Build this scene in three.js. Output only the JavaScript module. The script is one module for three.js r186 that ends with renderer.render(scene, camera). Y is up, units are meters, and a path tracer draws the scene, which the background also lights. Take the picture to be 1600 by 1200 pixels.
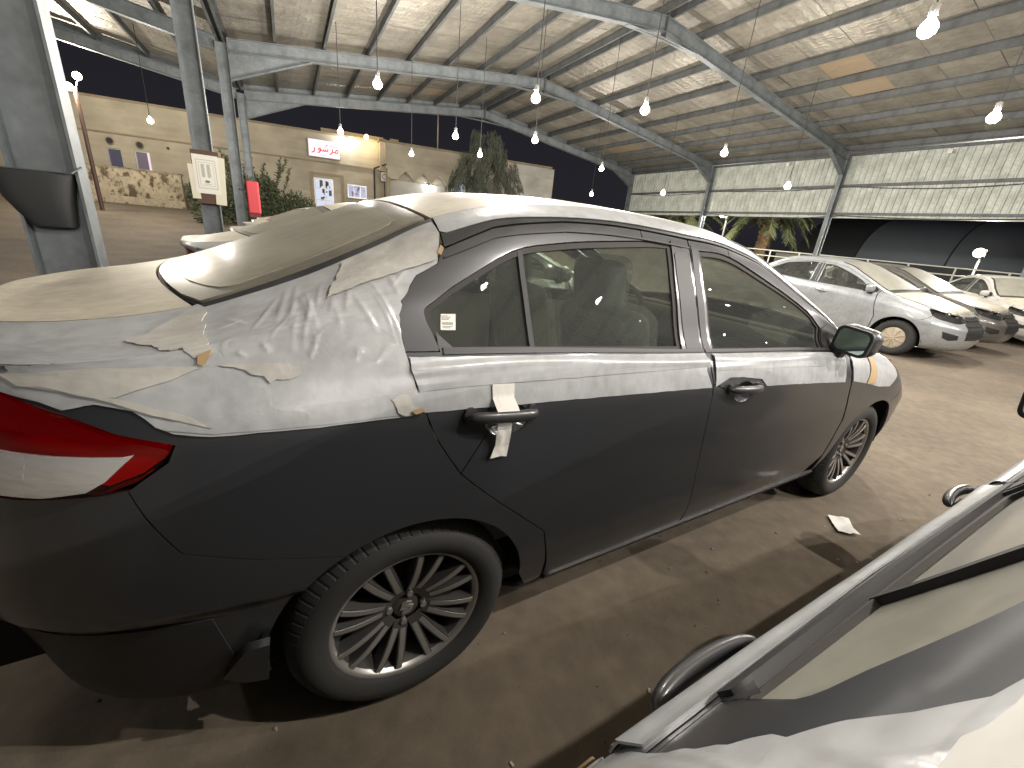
import * as THREE from 'three';
import { RoundedBoxGeometry } from 'three/addons/geometries/RoundedBoxGeometry.js';
import { mergeGeometries } from 'three/addons/utils/BufferGeometryUtils.js';

// ---------- camera ----------
const scene = new THREE.Scene();
const camera = new THREE.PerspectiveCamera(85.83, 4 / 3, 0.01, 600);
{
  const yaw = .55078, pit = .34951, rol = .09814;
  const f = new THREE.Vector3(Math.sin(yaw) * Math.cos(pit), -Math.sin(pit), -Math.cos(yaw) * Math.cos(pit));
  const r = new THREE.Vector3().crossVectors(f, new THREE.Vector3(0, 1, 0)).normalize(), u = new THREE.Vector3().crossVectors(r, f);
  camera.up.copy(u).multiplyScalar(Math.cos(rol)).addScaledVector(r, -Math.sin(rol));
  camera.position.set(-1.58671, 1.34814, 1.67508); camera.lookAt(camera.position.clone().add(f));
}
const renderer = new THREE.WebGLRenderer({ antialias: true });
renderer.toneMapping = THREE.LinearToneMapping; renderer.toneMappingExposure = 1.08;
renderer.shadowMap.enabled = true;
// ---------- night sky, faint moon ----------
{
  const w = 64, h = 32, d = new Float32Array(w * h * 4);
  for (let j = 0; j < h; j++) for (let i = 0; i < w; i++) { const e = Math.max(0, 1 - Math.abs(j / (h - 1) - .5) * 2), o = (j * w + i) * 4, g = .35 + .65 * Math.pow(e, 3); d[o] = .019 * g; d[o + 1] = .0182 * g; d[o + 2] = .0235 * g; d[o + 3] = 1; }
  const sky = new THREE.DataTexture(d, w, h, THREE.RGBAFormat, THREE.FloatType); sky.mapping = THREE.EquirectangularReflectionMapping; sky.magFilter = THREE.LinearFilter; sky.needsUpdate = true;
  scene.background = sky; scene.environment = sky;
}
const moon = new THREE.DirectionalLight(0xfff4e0, .01); moon.position.set(-40, 60, -30); moon.castShadow = true;
Object.assign(moon.shadow.camera, { left: -40, right: 40, top: 40, bottom: -40, far: 200 }); moon.name = 'moonlight'; scene.add(moon);
const LAMP = 26, LAMPCOL = [1, .93, .86];   // candela of one hanging bulb
// ---------- helpers ----------
let seed = 7; const rnd = () => { seed |= 0; seed = seed + 0x6D2B79F5 | 0; let t = Math.imul(seed ^ seed >>> 15, 1 | seed); t = t + Math.imul(t ^ t >>> 7, 61 | t) ^ t; return ((t ^ t >>> 14) >>> 0) / 4294967296; };
const rr = (a, b) => a + (b - a) * rnd();
const hash = (x, y, k = 0) => { let h = Math.imul(x, 374761393) + Math.imul(y, 668265263) + Math.imul(k, 974711) | 0; h = Math.imul(h ^ h >>> 13, 1274126177); return ((h ^ h >>> 16) >>> 0) / 4294967296; };
function vnoise(x, y, per = 0, k = 0) { const xi = Math.floor(x), yi = Math.floor(y), u = x - xi, v = y - yi, a = u * u * (3 - 2 * u), b = v * v * (3 - 2 * v), m = i => per ? ((i % per) + per) % per : i;
  const g = (i, j) => hash(m(xi + i), m(yi + j), k); return (g(0, 0) * (1 - a) + g(1, 0) * a) * (1 - b) + (g(0, 1) * (1 - a) + g(1, 1) * a) * b; }
function fbm(x, y, per, oct = 4, k = 0) { let s = 0, a = .5, n = 0; for (let i = 0; i < oct; i++) { s += a * vnoise(x, y, per, k + i); n += a; x *= 2; y *= 2; per *= 2; a *= .5; } return s / n; }
const ridge = (x, y, per, oct, k) => { let s = 0, a = .5, n = 0; for (let i = 0; i < oct; i++) { s += a * (1 - Math.abs(2 * vnoise(x, y, per, k + i) - 1)); n += a; x *= 2; y *= 2; per *= 2; a *= .5; } return s / n; };
// a tiling texture: fn(u, v) gives a grey or [r, g, b] (0..1), rep is its size on the surface in metres
function tex(n, fn, rep, srgb = false) { const d = new Uint8Array(n * n * 4);
  for (let j = 0; j < n; j++) for (let i = 0; i < n; i++) { const c = fn(i / n, j / n), o = (j * n + i) * 4; for (let k = 0; k < 3; k++) d[o + k] = Math.max(0, Math.min(255, 255 * (Array.isArray(c) ? c[k] : c))); d[o + 3] = 255; }
  const t = new THREE.DataTexture(d, n, n); t.wrapS = t.wrapT = THREE.RepeatWrapping; t.magFilter = THREE.LinearFilter; t.minFilter = THREE.LinearMipmapLinearFilter; t.generateMipmaps = true; t.repeat.set(1 / rep, 1 / rep); if (srgb) t.colorSpace = THREE.SRGBColorSpace; t.needsUpdate = true; return t; }
const rt = (t, rep) => { const c = t.clone(); c.repeat.set(1 / rep, 1 / rep); c.needsUpdate = true; return c; };
const lin = (r, g, b) => new THREE.Color().setRGB(r, g, b);
const std = (c, rough, metal = 0, o = {}) => new THREE.MeshStandardMaterial({ color: lin(...c), roughness: rough, metalness: metal, side: THREE.DoubleSide, ...o });
const phy = (c, rough, metal = 0, o = {}) => new THREE.MeshPhysicalMaterial({ color: lin(...c), roughness: rough, metalness: metal, side: THREE.DoubleSide, ...o });
const used = {};
const numbered = n => { used[n] = (used[n] ?? -1) + 1; return used[n] ? n + '_' + String(used[n]).padStart(3, '0') : n; };
function group(name, parent, label, category, grp, kind) { const g = new THREE.Group(); g.name = parent ? name : numbered(name); (parent || scene).add(g); meta(g, label, category, grp, kind); return g; }
function meta(o, label, category, grp, kind) { if (label) o.userData.label = label; if (category) o.userData.category = category; if (grp) o.userData.group = grp; if (kind) o.userData.kind = kind; return o; }
function mesh(name, geo, mat, parent, label, category, grp, kind) { if (Array.isArray(geo)) geo = join(geo); const m = new THREE.Mesh(geo, mat); m.name = parent ? name : numbered(name); m.castShadow = m.receiveShadow = true; (parent || scene).add(m); return meta(m, label, category, grp, kind); }
function join(a) { return mergeGeometries(a.map(g => { g = g.index ? g.toNonIndexed() : g; const o = new THREE.BufferGeometry(); for (const k of ['position', 'normal', 'uv']) o.setAttribute(k, g.getAttribute(k) || new THREE.BufferAttribute(new Float32Array(g.getAttribute('position').count * 2), 2)); return o; })); }
// box with uv in metres
function box(w, h, d, x = 0, y = 0, z = 0, rx = 0, ry = 0, rz = 0, r = 0) { const g = r ? new RoundedBoxGeometry(w, h, d, 2, r) : new THREE.BoxGeometry(w, h, d);
  const p = g.getAttribute('position'), n = g.getAttribute('normal'), uv = g.getAttribute('uv');
  for (let i = 0; i < p.count; i++) { const a = Math.abs(n.getX(i)), b = Math.abs(n.getY(i)), c = Math.abs(n.getZ(i)); if (a >= b && a >= c) uv.setXY(i, p.getZ(i), p.getY(i)); else if (b >= c) uv.setXY(i, p.getX(i), p.getZ(i)); else uv.setXY(i, p.getX(i), p.getY(i)); }
  if (rx || ry || rz) g.applyMatrix4(new THREE.Matrix4().makeRotationFromEuler(new THREE.Euler(rx, ry, rz))); g.translate(x, y, z); return g; }
function cyl(r0, r1, h, n = 16, x = 0, y = 0, z = 0, open = false) { const g = new THREE.CylinderGeometry(r1, r0, h, n, 1, open); g.translate(x, y + h / 2, z); return g; }
// a straight bar between two points
function rod(a, b, r, n = 8, r2 = r) { const A = new THREE.Vector3(...a), B = new THREE.Vector3(...b), L = A.distanceTo(B), g = new THREE.CylinderGeometry(r2, r, L, n); g.translate(0, L / 2, 0); g.applyQuaternion(new THREE.Quaternion().setFromUnitVectors(new THREE.Vector3(0, 1, 0), B.sub(A).normalize())); g.translate(...a); return g; }
function tube(pts, r, n = 40, m = 8, closed = false) { return new THREE.TubeGeometry(new THREE.CatmullRomCurve3(pts.map(p => new THREE.Vector3(...p)), closed), n, r, m, closed); }
// I-beam (or any profile of [u, v] rectangles) between two points; up gives the web's direction
function beam(a, b, depth, width, up = [0, 1, 0], tf = .014, tw = .010) {
  const A = new THREE.Vector3(...a), B = new THREE.Vector3(...b), d = B.clone().sub(A), L = d.length(); d.normalize(); const U = new THREE.Vector3(...up); U.addScaledVector(d, -U.dot(d)).normalize(); const Wd = new THREE.Vector3().crossVectors(U, d);
  const M = new THREE.Matrix4().makeBasis(Wd, U, d).setPosition(A);
  const parts = [box(width, tf, L, 0, depth / 2 - tf / 2, L / 2), box(width, tf, L, 0, -depth / 2 + tf / 2, L / 2), box(tw, depth - 2 * tf - .001, L, 0, 0, L / 2)];
  return parts.map(g => g.applyMatrix4(M)); }
function lathe(prof, n = 48) { return new THREE.LatheGeometry(prof.map(p => new THREE.Vector2(p[0], p[1])), n); }
// ---------- panels: a polygon in the two parameters of a surface, cut into cells and laid on it ----------
function clip(poly, ax, v, sign) { const out = [], n = poly.length; for (let i = 0; i < n; i++) { const p = poly[i], q = poly[(i + 1) % n], a = sign * (p[ax] - v), b = sign * (q[ax] - v); if (a >= 0) out.push(p); if ((a > 0 && b < 0) || (a < 0 && b > 0)) { const t = a / (a - b), r = [0, 0]; r[ax] = v; r[1 - ax] = p[1 - ax] + t * (q[1 - ax] - p[1 - ax]); out.push(r); } } return out; }
const area = p => { let s = 0; for (let i = 0; i < p.length; i++) { const q = p[(i + 1) % p.length]; s += p[i][0] * q[1] - q[0] * p[i][1]; } return s / 2; };
function ccw(p) { return area(p) < 0 ? p.slice().reverse() : p; }
function inset(poly, d) { if (!d) return poly; poly = ccw(poly); const n = poly.length; return poly.map((p, i) => { const a = poly[(i + n - 1) % n], b = poly[(i + 1) % n]; let u = [p[0] - a[0], p[1] - a[1]], v = [b[0] - p[0], b[1] - p[1]]; const lu = Math.hypot(...u) || 1e-9, lv = Math.hypot(...v) || 1e-9; const n1 = [-u[1] / lu, u[0] / lu], n2 = [-v[1] / lv, v[0] / lv], m = [n1[0] + n2[0], n1[1] + n2[1]], l = Math.max(.5, (m[0] * m[0] + m[1] * m[1]) / 2); return [p[0] + m[0] * d / l, p[1] + m[1] * d / l]; }); }
function subdiv(poly, step) { const o = []; poly.forEach((p, i) => { const q = poly[(i + 1) % poly.length], n = Math.max(1, Math.ceil(Math.hypot(q[0] - p[0], q[1] - p[1]) / step)); for (let k = 0; k < n; k++) o.push([p[0] + (q[0] - p[0]) * k / n, p[1] + (q[1] - p[1]) * k / n]); }); return o; }
// smooth closed outline through the points
function smooth(poly, per = 6) { const n = poly.length, o = []; for (let i = 0; i < n; i++) { const [a, b, c, d] = [-1, 0, 1, 2].map(k => poly[(i + k + n) % n]); for (let k = 0; k < per; k++) { const t = k / per, t2 = t * t, t3 = t2 * t; o.push([0, 1].map(j => .5 * (2 * b[j] + (c[j] - a[j]) * t + (2 * a[j] - 5 * b[j] + 4 * c[j] - d[j]) * t2 + (3 * b[j] - a[j] - 3 * c[j] + d[j]) * t3))); } } return o; }
// smooth outline that keeps its sharp corners
function smoothC(poly, per = 6, deg = 48) { const n = poly.length, cor = poly.map((p, i) => { const a = poly[(i + n - 1) % n], b = poly[(i + 1) % n]; let d = Math.abs(Math.atan2(b[1] - p[1], b[0] - p[0]) - Math.atan2(p[1] - a[1], p[0] - a[0])); if (d > Math.PI) d = 2 * Math.PI - d; return d > deg * Math.PI / 180; }), o = []; for (let i = 0; i < n; i++) { const b = poly[i], c = poly[(i + 1) % n], a = cor[i] ? [2 * b[0] - c[0], 2 * b[1] - c[1]] : poly[(i + n - 1) % n], d = cor[(i + 1) % n] ? [2 * c[0] - b[0], 2 * c[1] - b[1]] : poly[(i + 2) % n]; const straight = cor[i] && cor[(i + 1) % n], K = straight ? 1 : per; for (let k = 0; k < K; k++) { const t = k / K, t2 = t * t, t3 = t2 * t; o.push([0, 1].map(j => .5 * (2 * b[j] + (c[j] - a[j]) * t + (2 * a[j] - 5 * b[j] + 4 * c[j] - d[j]) * t2 + (3 * b[j] - a[j] - 3 * c[j] + d[j]) * t3))); } } return o; }
// the surface F over a polygon replaced by its best bi-quadratic (a sheet of glass without ripples)
function fair(F, poly) { const [a0, a1, b0, b1] = [0, 1].flatMap(k => [Math.min(...poly.map(p => p[k])), Math.max(...poly.map(p => p[k]))]); const B = (a, b) => { const u = (2 * a - a0 - a1) / (a1 - a0), v = (2 * b - b0 - b1) / (b1 - b0); return [1, u, v, u * u, u * v, v * v, u * u * u, u * u * v, u * v * v, v * v * v]; }; const n = 10, A = Array.from({ length: n }, () => new Array(n + 3).fill(0)); const inP = (x, y) => { let c = false; for (let i = 0, j = poly.length - 1; i < poly.length; j = i++) if ((poly[i][1] > y) !== (poly[j][1] > y) && x < (poly[j][0] - poly[i][0]) * (y - poly[i][1]) / (poly[j][1] - poly[i][1]) + poly[i][0]) c = !c; return c; };
  for (let i = 0; i <= 24; i++) for (let j = 0; j <= 14; j++) { const a = a0 + (a1 - a0) * i / 24, b = b0 + (b1 - b0) * j / 14; if (!inP(a, b)) continue; const f = B(a, b), p = F(a, b); for (let r = 0; r < n; r++) { for (let c = 0; c < n; c++) A[r][c] += f[r] * f[c]; for (let c = 0; c < 3; c++) A[r][n + c] += f[r] * p[c]; } }
  for (let r = 0; r < n; r++) A[r][r] += 1e-6; for (let c = 0; c < n; c++) { let m = c; for (let r = c; r < n; r++) if (Math.abs(A[r][c]) > Math.abs(A[m][c])) m = r; [A[c], A[m]] = [A[m], A[c]]; for (let r = 0; r < n; r++) if (r !== c) { const k = A[r][c] / A[c][c]; for (let q = c; q < n + 3; q++) A[r][q] -= k * A[c][q]; } }
  return (a, b) => { const f = B(a, b), o = [0, 0, 0]; for (let r = 0; r < n; r++) for (let c = 0; c < 3; c++) o[c] += f[r] * A[r][n + c] / A[r][r]; return o; }; }
function ragged(poly, amp, step = .02, k = 1) { return subdiv(poly, step).map((p, i) => [p[0] + amp * (2 * hash(i, k) - 1), p[1] + amp * (2 * hash(i, k + 50) - 1)]); }
function withHole(outer, hole) { outer = ccw(outer); hole = ccw(hole).reverse(); let bi = 0, bj = 0, bd = 1e9; outer.forEach((p, i) => hole.forEach((q, j) => { const d = (p[0] - q[0]) ** 2 + (p[1] - q[1]) ** 2; if (d < bd) { bd = d; bi = i; bj = j; } })); return [...outer.slice(0, bi + 1), ...hole.slice(bj), ...hole.slice(0, bj + 1), ...outer.slice(bi)]; }
const ring = (poly, d) => withHole(poly, inset(poly, d));
function panel(poly, F, o = {}) {
  const { da = .045, db = .05, off = 0, gap = 0, flange = .012, flip = false } = o; poly = ccw(inset(poly, gap));
  const nrm = (G, a, b) => { const e = 1e-3, p = G(a + e, b), q = G(a - e, b), r = G(a, b + e), s = G(a, b - e), u = [p[0] - q[0], p[1] - q[1], p[2] - q[2]], v = [r[0] - s[0], r[1] - s[1], r[2] - s[2]]; let n = [u[1] * v[2] - u[2] * v[1], u[2] * v[0] - u[0] * v[2], u[0] * v[1] - u[1] * v[0]]; const l = Math.hypot(...n) || 1; return n.map(c => (flip ? -c : c) / l); };
  const offF = typeof off === 'function' ? off : () => off;
  const G = (a, b) => { const p = F(a, b), d = offF(a, b); if (!d) return p; const n = nrm(F, a, b); return [p[0] + n[0] * d, p[1] + n[1] * d, p[2] + n[2] * d]; };
  const pos = [], nor = [], uv = [], idx = [], map = new Map();
  const vert = (a, b) => { const k = Math.round(a * 1e5) + '_' + Math.round(b * 1e5); let i = map.get(k); if (i === undefined) { i = pos.length / 3; map.set(k, i); pos.push(...G(a, b)); nor.push(...nrm(G, a, b)); uv.push(a, b); } return i; };
  let a0 = 1e9, a1 = -1e9; for (const p of poly) { a0 = Math.min(a0, p[0]); a1 = Math.max(a1, p[0]); }
  for (let i = Math.floor(a0 / da); i * da < a1; i++) {
    let st = clip(clip(poly, 0, i * da, 1), 0, (i + 1) * da, -1); if (st.length < 3) continue;
    let b0 = 1e9, b1 = -1e9; for (const p of st) { b0 = Math.min(b0, p[1]); b1 = Math.max(b1, p[1]); }
    for (let j = Math.floor(b0 / db); j * db < b1; j++) {
      const c = clip(clip(st, 1, j * db, 1), 1, (j + 1) * db, -1); if (c.length < 3 || Math.abs(area(c)) < 1e-9) continue;
      const tri = THREE.ShapeUtils.triangulateShape(c.map(p => new THREE.Vector2(p[0], p[1])), []);
      for (const t of tri) { const ar = area(t.map(k => c[k])); if (Math.abs(ar) < 1e-10) continue; const v = t.map(k => vert(c[k][0], c[k][1])); if (v[0] === v[1] || v[1] === v[2] || v[0] === v[2]) continue; if ((ar > 0) !== flip) idx.push(v[0], v[1], v[2]); else idx.push(v[0], v[2], v[1]); }
    }
  }
  if (flange) { const q = subdiv(poly, .03), base = pos.length / 3; q.push(q[0]); q.forEach(([a, b], i) => { const p = G(a, b), n = nrm(G, a, b), [c, d] = q[Math.min(i + 1, q.length - 1)], [e, f] = q[Math.max(i - 1, 0)], P = G(c, d), Q = G(e, f), t = [P[0] - Q[0], P[1] - Q[1], P[2] - Q[2]]; let m = [t[1] * n[2] - t[2] * n[1], t[2] * n[0] - t[0] * n[2], t[0] * n[1] - t[1] * n[0]]; const l = Math.hypot(...m) || 1; m = m.map(x => (flip ? -x : x) / l); for (const dd of [0, flange]) { pos.push(p[0] - n[0] * dd, p[1] - n[1] * dd, p[2] - n[2] * dd); nor.push(...m); uv.push(a, b + dd); } });
    for (let i = 0; i < q.length - 1; i++) { const k = base + 2 * i; if (!flip) idx.push(k, k + 1, k + 2, k + 1, k + 3, k + 2); else idx.push(k, k + 2, k + 1, k + 1, k + 2, k + 3); } }
  const g = new THREE.BufferGeometry(); g.setAttribute('position', new THREE.Float32BufferAttribute(pos, 3)); g.setAttribute('normal', new THREE.Float32BufferAttribute(nor, 3)); g.setAttribute('uv', new THREE.Float32BufferAttribute(uv, 2)); g.setIndex(idx); return g;
}
function mirrorZ(g) { g = g.clone(); const p = g.getAttribute('position'), n = g.getAttribute('normal'); for (let i = 0; i < p.count; i++) { p.setZ(i, -p.getZ(i)); n.setZ(i, -n.getZ(i)); } if (!g.index) { const a = []; for (let i = 0; i < p.count; i++) a.push(i); g.setIndex(a); } const x = g.index.array; for (let i = 0; i < x.length; i += 3) { const t = x[i + 1]; x[i + 1] = x[i + 2]; x[i + 2] = t; } return g; }
// ---------- ground ----------
const BN = [.17, -.9854], BE = [.9854, .17];                 // the office building: its facing and its length, in (x, z)
const gy = (x, z) => { const X = x + 1.587, Z = z - 1.675, d = X * BN[0] + Z * BN[1], k = Math.max(0, Math.min(1, (d - 13) / 14)), e = BE[0] * X + BE[1] * Z, w = 1 - Math.max(0, Math.min(1, (e - 13) / 8)); const dip = Math.max(0, Math.min(1, (z - .9) / 1.0)); return (.95 * k * k * (3 - 2 * k)) * w - .05 * dip * dip * (3 - 2 * dip) + .012 * (vnoise(x * .7, z * .7, 0, 5) - .5) + .006 * (vnoise(x * 2.3, z * 2.3, 0, 6) - .5); };
{
  const ax = (lo, hi, c) => { const a = []; let v = c, st = .16; while (v < hi) { a.push(v); v += st; st *= 1.045; } a.push(hi); const b = []; v = c; st = .16; while (v > lo) { v -= st; st *= 1.045; b.unshift(Math.max(v, lo)); } return [...b, ...a]; };
  const X = ax(-260, 320, 0), Z = ax(-260, 160, 0), pos = [], uv = [], idx = [], nx = X.length, nz = Z.length;
  for (const z of Z) for (const x of X) { pos.push(x, gy(x, z), z); uv.push(x, z); }
  for (let j = 0; j < nz - 1; j++) for (let i = 0; i < nx - 1; i++) { const a = j * nx + i; idx.push(a, a + nx, a + 1, a + 1, a + nx, a + nx + 1); }
  const g = new THREE.BufferGeometry(); g.setAttribute('position', new THREE.Float32BufferAttribute(pos, 3)); g.setAttribute('uv', new THREE.Float32BufferAttribute(uv, 2)); g.setIndex(idx); g.computeVertexNormals();
  const colT = tex(1024, (u, v) => { const a = fbm(u * 4, v * 4, 4, 6, 101), b = fbm(u * 60, v * 60, 60, 3, 111), sp = hash(u * 1024 | 0, v * 1024 | 0, 3), c = .52 + .19 * (a - .5) + .11 * (b - .5) + (sp > .99 ? .06 : 0) - (sp < .01 ? .06 : 0); return [c * 1.0, c * .885, c * .74]; }, 3.1, true);
  const bumpT = tex(1024, (u, v) => .45 * fbm(u * 8, v * 8, 8, 5, 121) + .4 * fbm(u * 80, v * 80, 80, 2, 131) + .15 * hash(u * 1024 | 0, v * 1024 | 0, 4), 2.3);
  mesh('ground', g, std([.56, .595, .63], .92, 0, { map: colT, bumpMap: bumpT, bumpScale: .0035 }), null, null, null, null, 'structure');
}
// ---------- the steel parking shed ----------
const steelT = tex(256, (u, v) => { const a = fbm(u * 5, v * 5, 5, 5, 141), b = fbm(u * 30, v * 30, 30, 2, 145), c = .80 + .26 * (a - .5) + .12 * (b - .5); return [c, c, c]; }, 1.2, true);
const steel = phy([.235, .265, .275], .48, .15, { map: steelT, bumpMap: steelT, bumpScale: .0006 }), steelDark = std([.155, .165, .165], .55, .3, { map: steelT });
const xl = z => -2.62 + .047 * (-2 - z), xr = 19.45, xrid = z => 8.08 + .0545 * (-8.2 - z);
const Z0 = -20.45, Z1 = 9, YE = 5.32, YR = 6.60;                // underside of the rafters at the eaves and the ridge
const yUnder = (x, z) => { const a = xl(z), r = xrid(z); return x < r ? YE - .1 + (YR - YE + .1) * (x - a) / (r - a) : YR + (YE - YR) * (x - r) / (xr - r); };
const shed = group('parking_shed', null, 'grey steel parking shed with foil lined gable roof over the rows of cars', 'shed');
for (const z of [-20.3, -14.4, -8.2, -2.0, 4.2]) {
  const fr = group('portal_frame', shed), a = xl(z), r = xrid(z), D = .34, bh = z < -20 ? .6 : .6;
  const yL = yUnder(a, z) + .2, yRr = YE + .2;
  mesh('column', beam([a, gy(a, z) - .05, z], [a, yL + .05, z], .29, .17, [1, 0, 0]), steel, fr);
  mesh('column', beam([xr - .05, -.05, z], [xr - .05, yRr + .05, z], .26, .16, [1, 0, 0]), steel, fr);
  mesh('rafter', beam([a + .15, yL, z], [r - .006, YR + .2, z], D, .17), steel, fr);
  mesh('rafter', beam([r + .006, YR + .2, z], [xr - .2, yRr, z], D, .17), steel, fr);
  // tapered haunches at the eaves and below the ridge
  const web = (pts) => { const s = new THREE.Shape(pts.map(p => new THREE.Vector2(...p))); return new THREE.ExtrudeGeometry(s, { depth: .024, bevelEnabled: false }).translate(0, 0, z - .012); };
  const plate = (p, q) => { const L = Math.hypot(q[0] - p[0], q[1] - p[1]), g = box(L, .016, .165); g.rotateZ(Math.atan2(q[1] - p[1], q[0] - p[0])); g.translate((p[0] + q[0]) / 2, (p[1] + q[1]) / 2, z); return g; };
  const sl = (YR - yUnder(a, z)) / (r - a), sr = (YE - YR) / (xr - r), yl = x => yUnder(x, z) + .02;
  const hA = [a + .15, yl(a) - .62], hB = [a + 2.3, yl(a + 2.3) + .01], kA = [xr - .19, YE - .50], kB = [xr - 1.7, yl(xr - 1.7) + .01];
  mesh('haunch', [web([hA, hB, [a + .15, yl(a + .15)]]), plate(hA, hB)], steel, fr);
  mesh('haunch', [web([kA, kB, [xr - .19, yl(xr - .19)]]), plate(kA, kB)], steel, fr);
  mesh('haunch', [web([[r - 1.3, yl(r - 1.3)], [r, YR - .10], [r + 1.3, yl(r + 1.3)]]), plate([r - 1.3, yl(r - 1.3)], [r, YR - .10]), plate([r, YR - .105], [r + 1.3, yl(r + 1.3) - .002])], steel, fr);
  mesh('ridge_plate', box(.03, .62, .18, r, YR + .2, z), steelDark, fr);
  if (z < -1) { mesh('rafter', beam([a - .15, yL, z], [a - 10.7, yL + 1.42, z], D, .17), steel, fr); mesh('column', beam([a - 10.7, -.05, z], [a - 10.7, yL + 1.3, z], .29, .17, [1, 0, 0]), steel, fr); }
  for (const [bx, by] of [[a, .012]]) mesh('base_plate', box(.42, .025, .30, bx, gy(bx, z) + by, z), steelDark, fr);
}
// purlins: one point at each end, straight between; k runs 0..1 from the left eave to the ridge, 1..2 from the ridge to the right eave
const rafterTop = .38, pPt = (k, z, h) => { if (k < 0) return [xl(z) + 10.7 * k, yUnder(xl(z), z) + h - 1.42 * k, z]; const x = k < 1 ? xl(z) + (xrid(z) - xl(z)) * k : xrid(z) + (xr - xrid(z)) * (k - 1); return [x, yUnder(x, z) + h, z]; };
const kP = []; for (let i = 0; i <= 8; i++) kP.push(i === 8 ? .985 : i / 8 + (i ? 0 : .004)); for (let i = 0; i <= 8; i++) kP.push(i === 0 ? 1.015 : 1 + i / 8 - (i === 8 ? .004 : 0));
for (let i = 0; i < 8; i++) kP.push(i ? -i / 8 : -.012);
for (const k of kP) { const zE = k < 0 ? -1.6 : Z1, A = pPt(k, Z0, rafterTop + .10), B = pPt(k, zE, rafterTop + .10); mesh('purlin', beam(A, B, .19, .065, [0, 1, 0], .012, .010), steelDark, shed); }
// roof sheets lined with crinkled foil, each a bay wide and one purlin spacing long; some are rooflights of brown plastic
const foilBump = tex(512, (u, v) => .5 * Math.pow(ridge(u * 10, v * 10, 10, 4, 151), 1.6) + .25 * fbm(u * 26, v * 5, 26, 3, 155) + .25 * (.5 + .5 * Math.sin(v * Math.PI * 2 * 6)), 1.5);
const foilCol = tex(512, (u, v) => { const a = fbm(u * 5, v * 5, 5, 5, 161), b = ridge(u * 9, v * 9, 9, 3, 165), c = .80 + .20 * (a - .5) - .10 * Math.pow(b, 4); return [c, c * .985, c * .94]; }, 2.1, true);
const foils = [.47, .52, .55].map(c => std([c, c * .97, c * .90], .50, .55, { map: foilCol, bumpMap: foilBump, bumpScale: .022 }));
const skylight = phy([.30, .235, .155], .30, 0, { transmission: .12, thickness: 0, bumpMap: foilBump, bumpScale: .01 });
{
  const cells = [...Array(8).keys()].map(i => [i / 8, (i + 1) / 8]).concat([...Array(8).keys()].map(i => [1 + i / 8, 1 + (i + 1) / 8]));
  for (let i = 0; i < 8; i++) cells.push([-(i + 1) / 8, -i / 8 - (i ? 0 : .004)]);
  const brown = { '11': [-7.0, -5.0], '12': [-7.0, -5.0], '13': [-19.0, -17.0], '4': [-19.5, -17.6], '5': [-19.5, -17.6] };
  cells.forEach(([k0, k1], ci) => {
    const zs = []; const zE = k1 <= 0 ? -1.6 : Z1; for (let z = Z0; z < zE - .1; z += 1.15) zs.push(z); zs.push(zE);
    for (let i = 0; i < zs.length - 1; i++) {
      const za = zs[i] + .004, zb = zs[i + 1] - .004, n = 6, pos = [], uv = [], idx = [], dz = (hash(ci, i, 4) - .5) * .015;
      const isB = brown[ci] && (za + zb) / 2 > brown[ci][0] && (za + zb) / 2 < brown[ci][1];
      for (let a = 0; a <= n; a++) for (let b = 0; b <= n; b++) { const z = za + (zb - za) * b / n, k = k0 + .0015 + (k1 - k0 - .003) * a / n, p = pPt(k, z, rafterTop + .205), sag = .010 * (vnoise(p[0] * 2.3, z * 2.3, 0, 171) - .5) + (isB ? .012 * Math.sin(z * 34) : dz * Math.sin(a / n * Math.PI)); pos.push(p[0], p[1] + sag, z); uv.push(p[0] + ci * 3.7, z + i * .37); }
      for (let a = 0; a < n; a++) for (let b = 0; b < n; b++) { const q = a * (n + 1) + b; idx.push(q, q + n + 1, q + 1, q + 1, q + n + 1, q + n + 2); }
      const g = new THREE.BufferGeometry(); g.setAttribute('position', new THREE.Float32BufferAttribute(pos, 3)); g.setAttribute('uv', new THREE.Float32BufferAttribute(uv, 2)); g.setIndex(idx); g.computeVertexNormals();
      mesh(isB ? 'skylight_sheet' : 'roof_panel', g, isB ? skylight : foils[hash(ci, i, 7) * 3 | 0], shed);
    }
  });
  // outer metal skin over the foil
  const sk = (ka, kb) => { const pos = [], A = pPt(ka, Z0, rafterTop + .27), B = pPt(kb, Z0, rafterTop + .27), C = pPt(ka, Z1, rafterTop + .27), D = pPt(kb, Z1, rafterTop + .27); pos.push(...A, ...C, ...B, ...B, ...C, ...D); const g = new THREE.BufferGeometry(); g.setAttribute('position', new THREE.Float32BufferAttribute(pos, 3)); g.computeVertexNormals(); return g; };
  mesh('roof_skin', [sk(0, 1), sk(1, 2)], steelDark, shed); mesh('valley_gutter', beam([xl(Z0), yUnder(xl(Z0), Z0) + rafterTop + .16, Z0], [xl(Z1), yUnder(xl(Z1), Z1) + rafterTop + .16, Z1], .10, .26), steelDark, shed);
}
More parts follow.
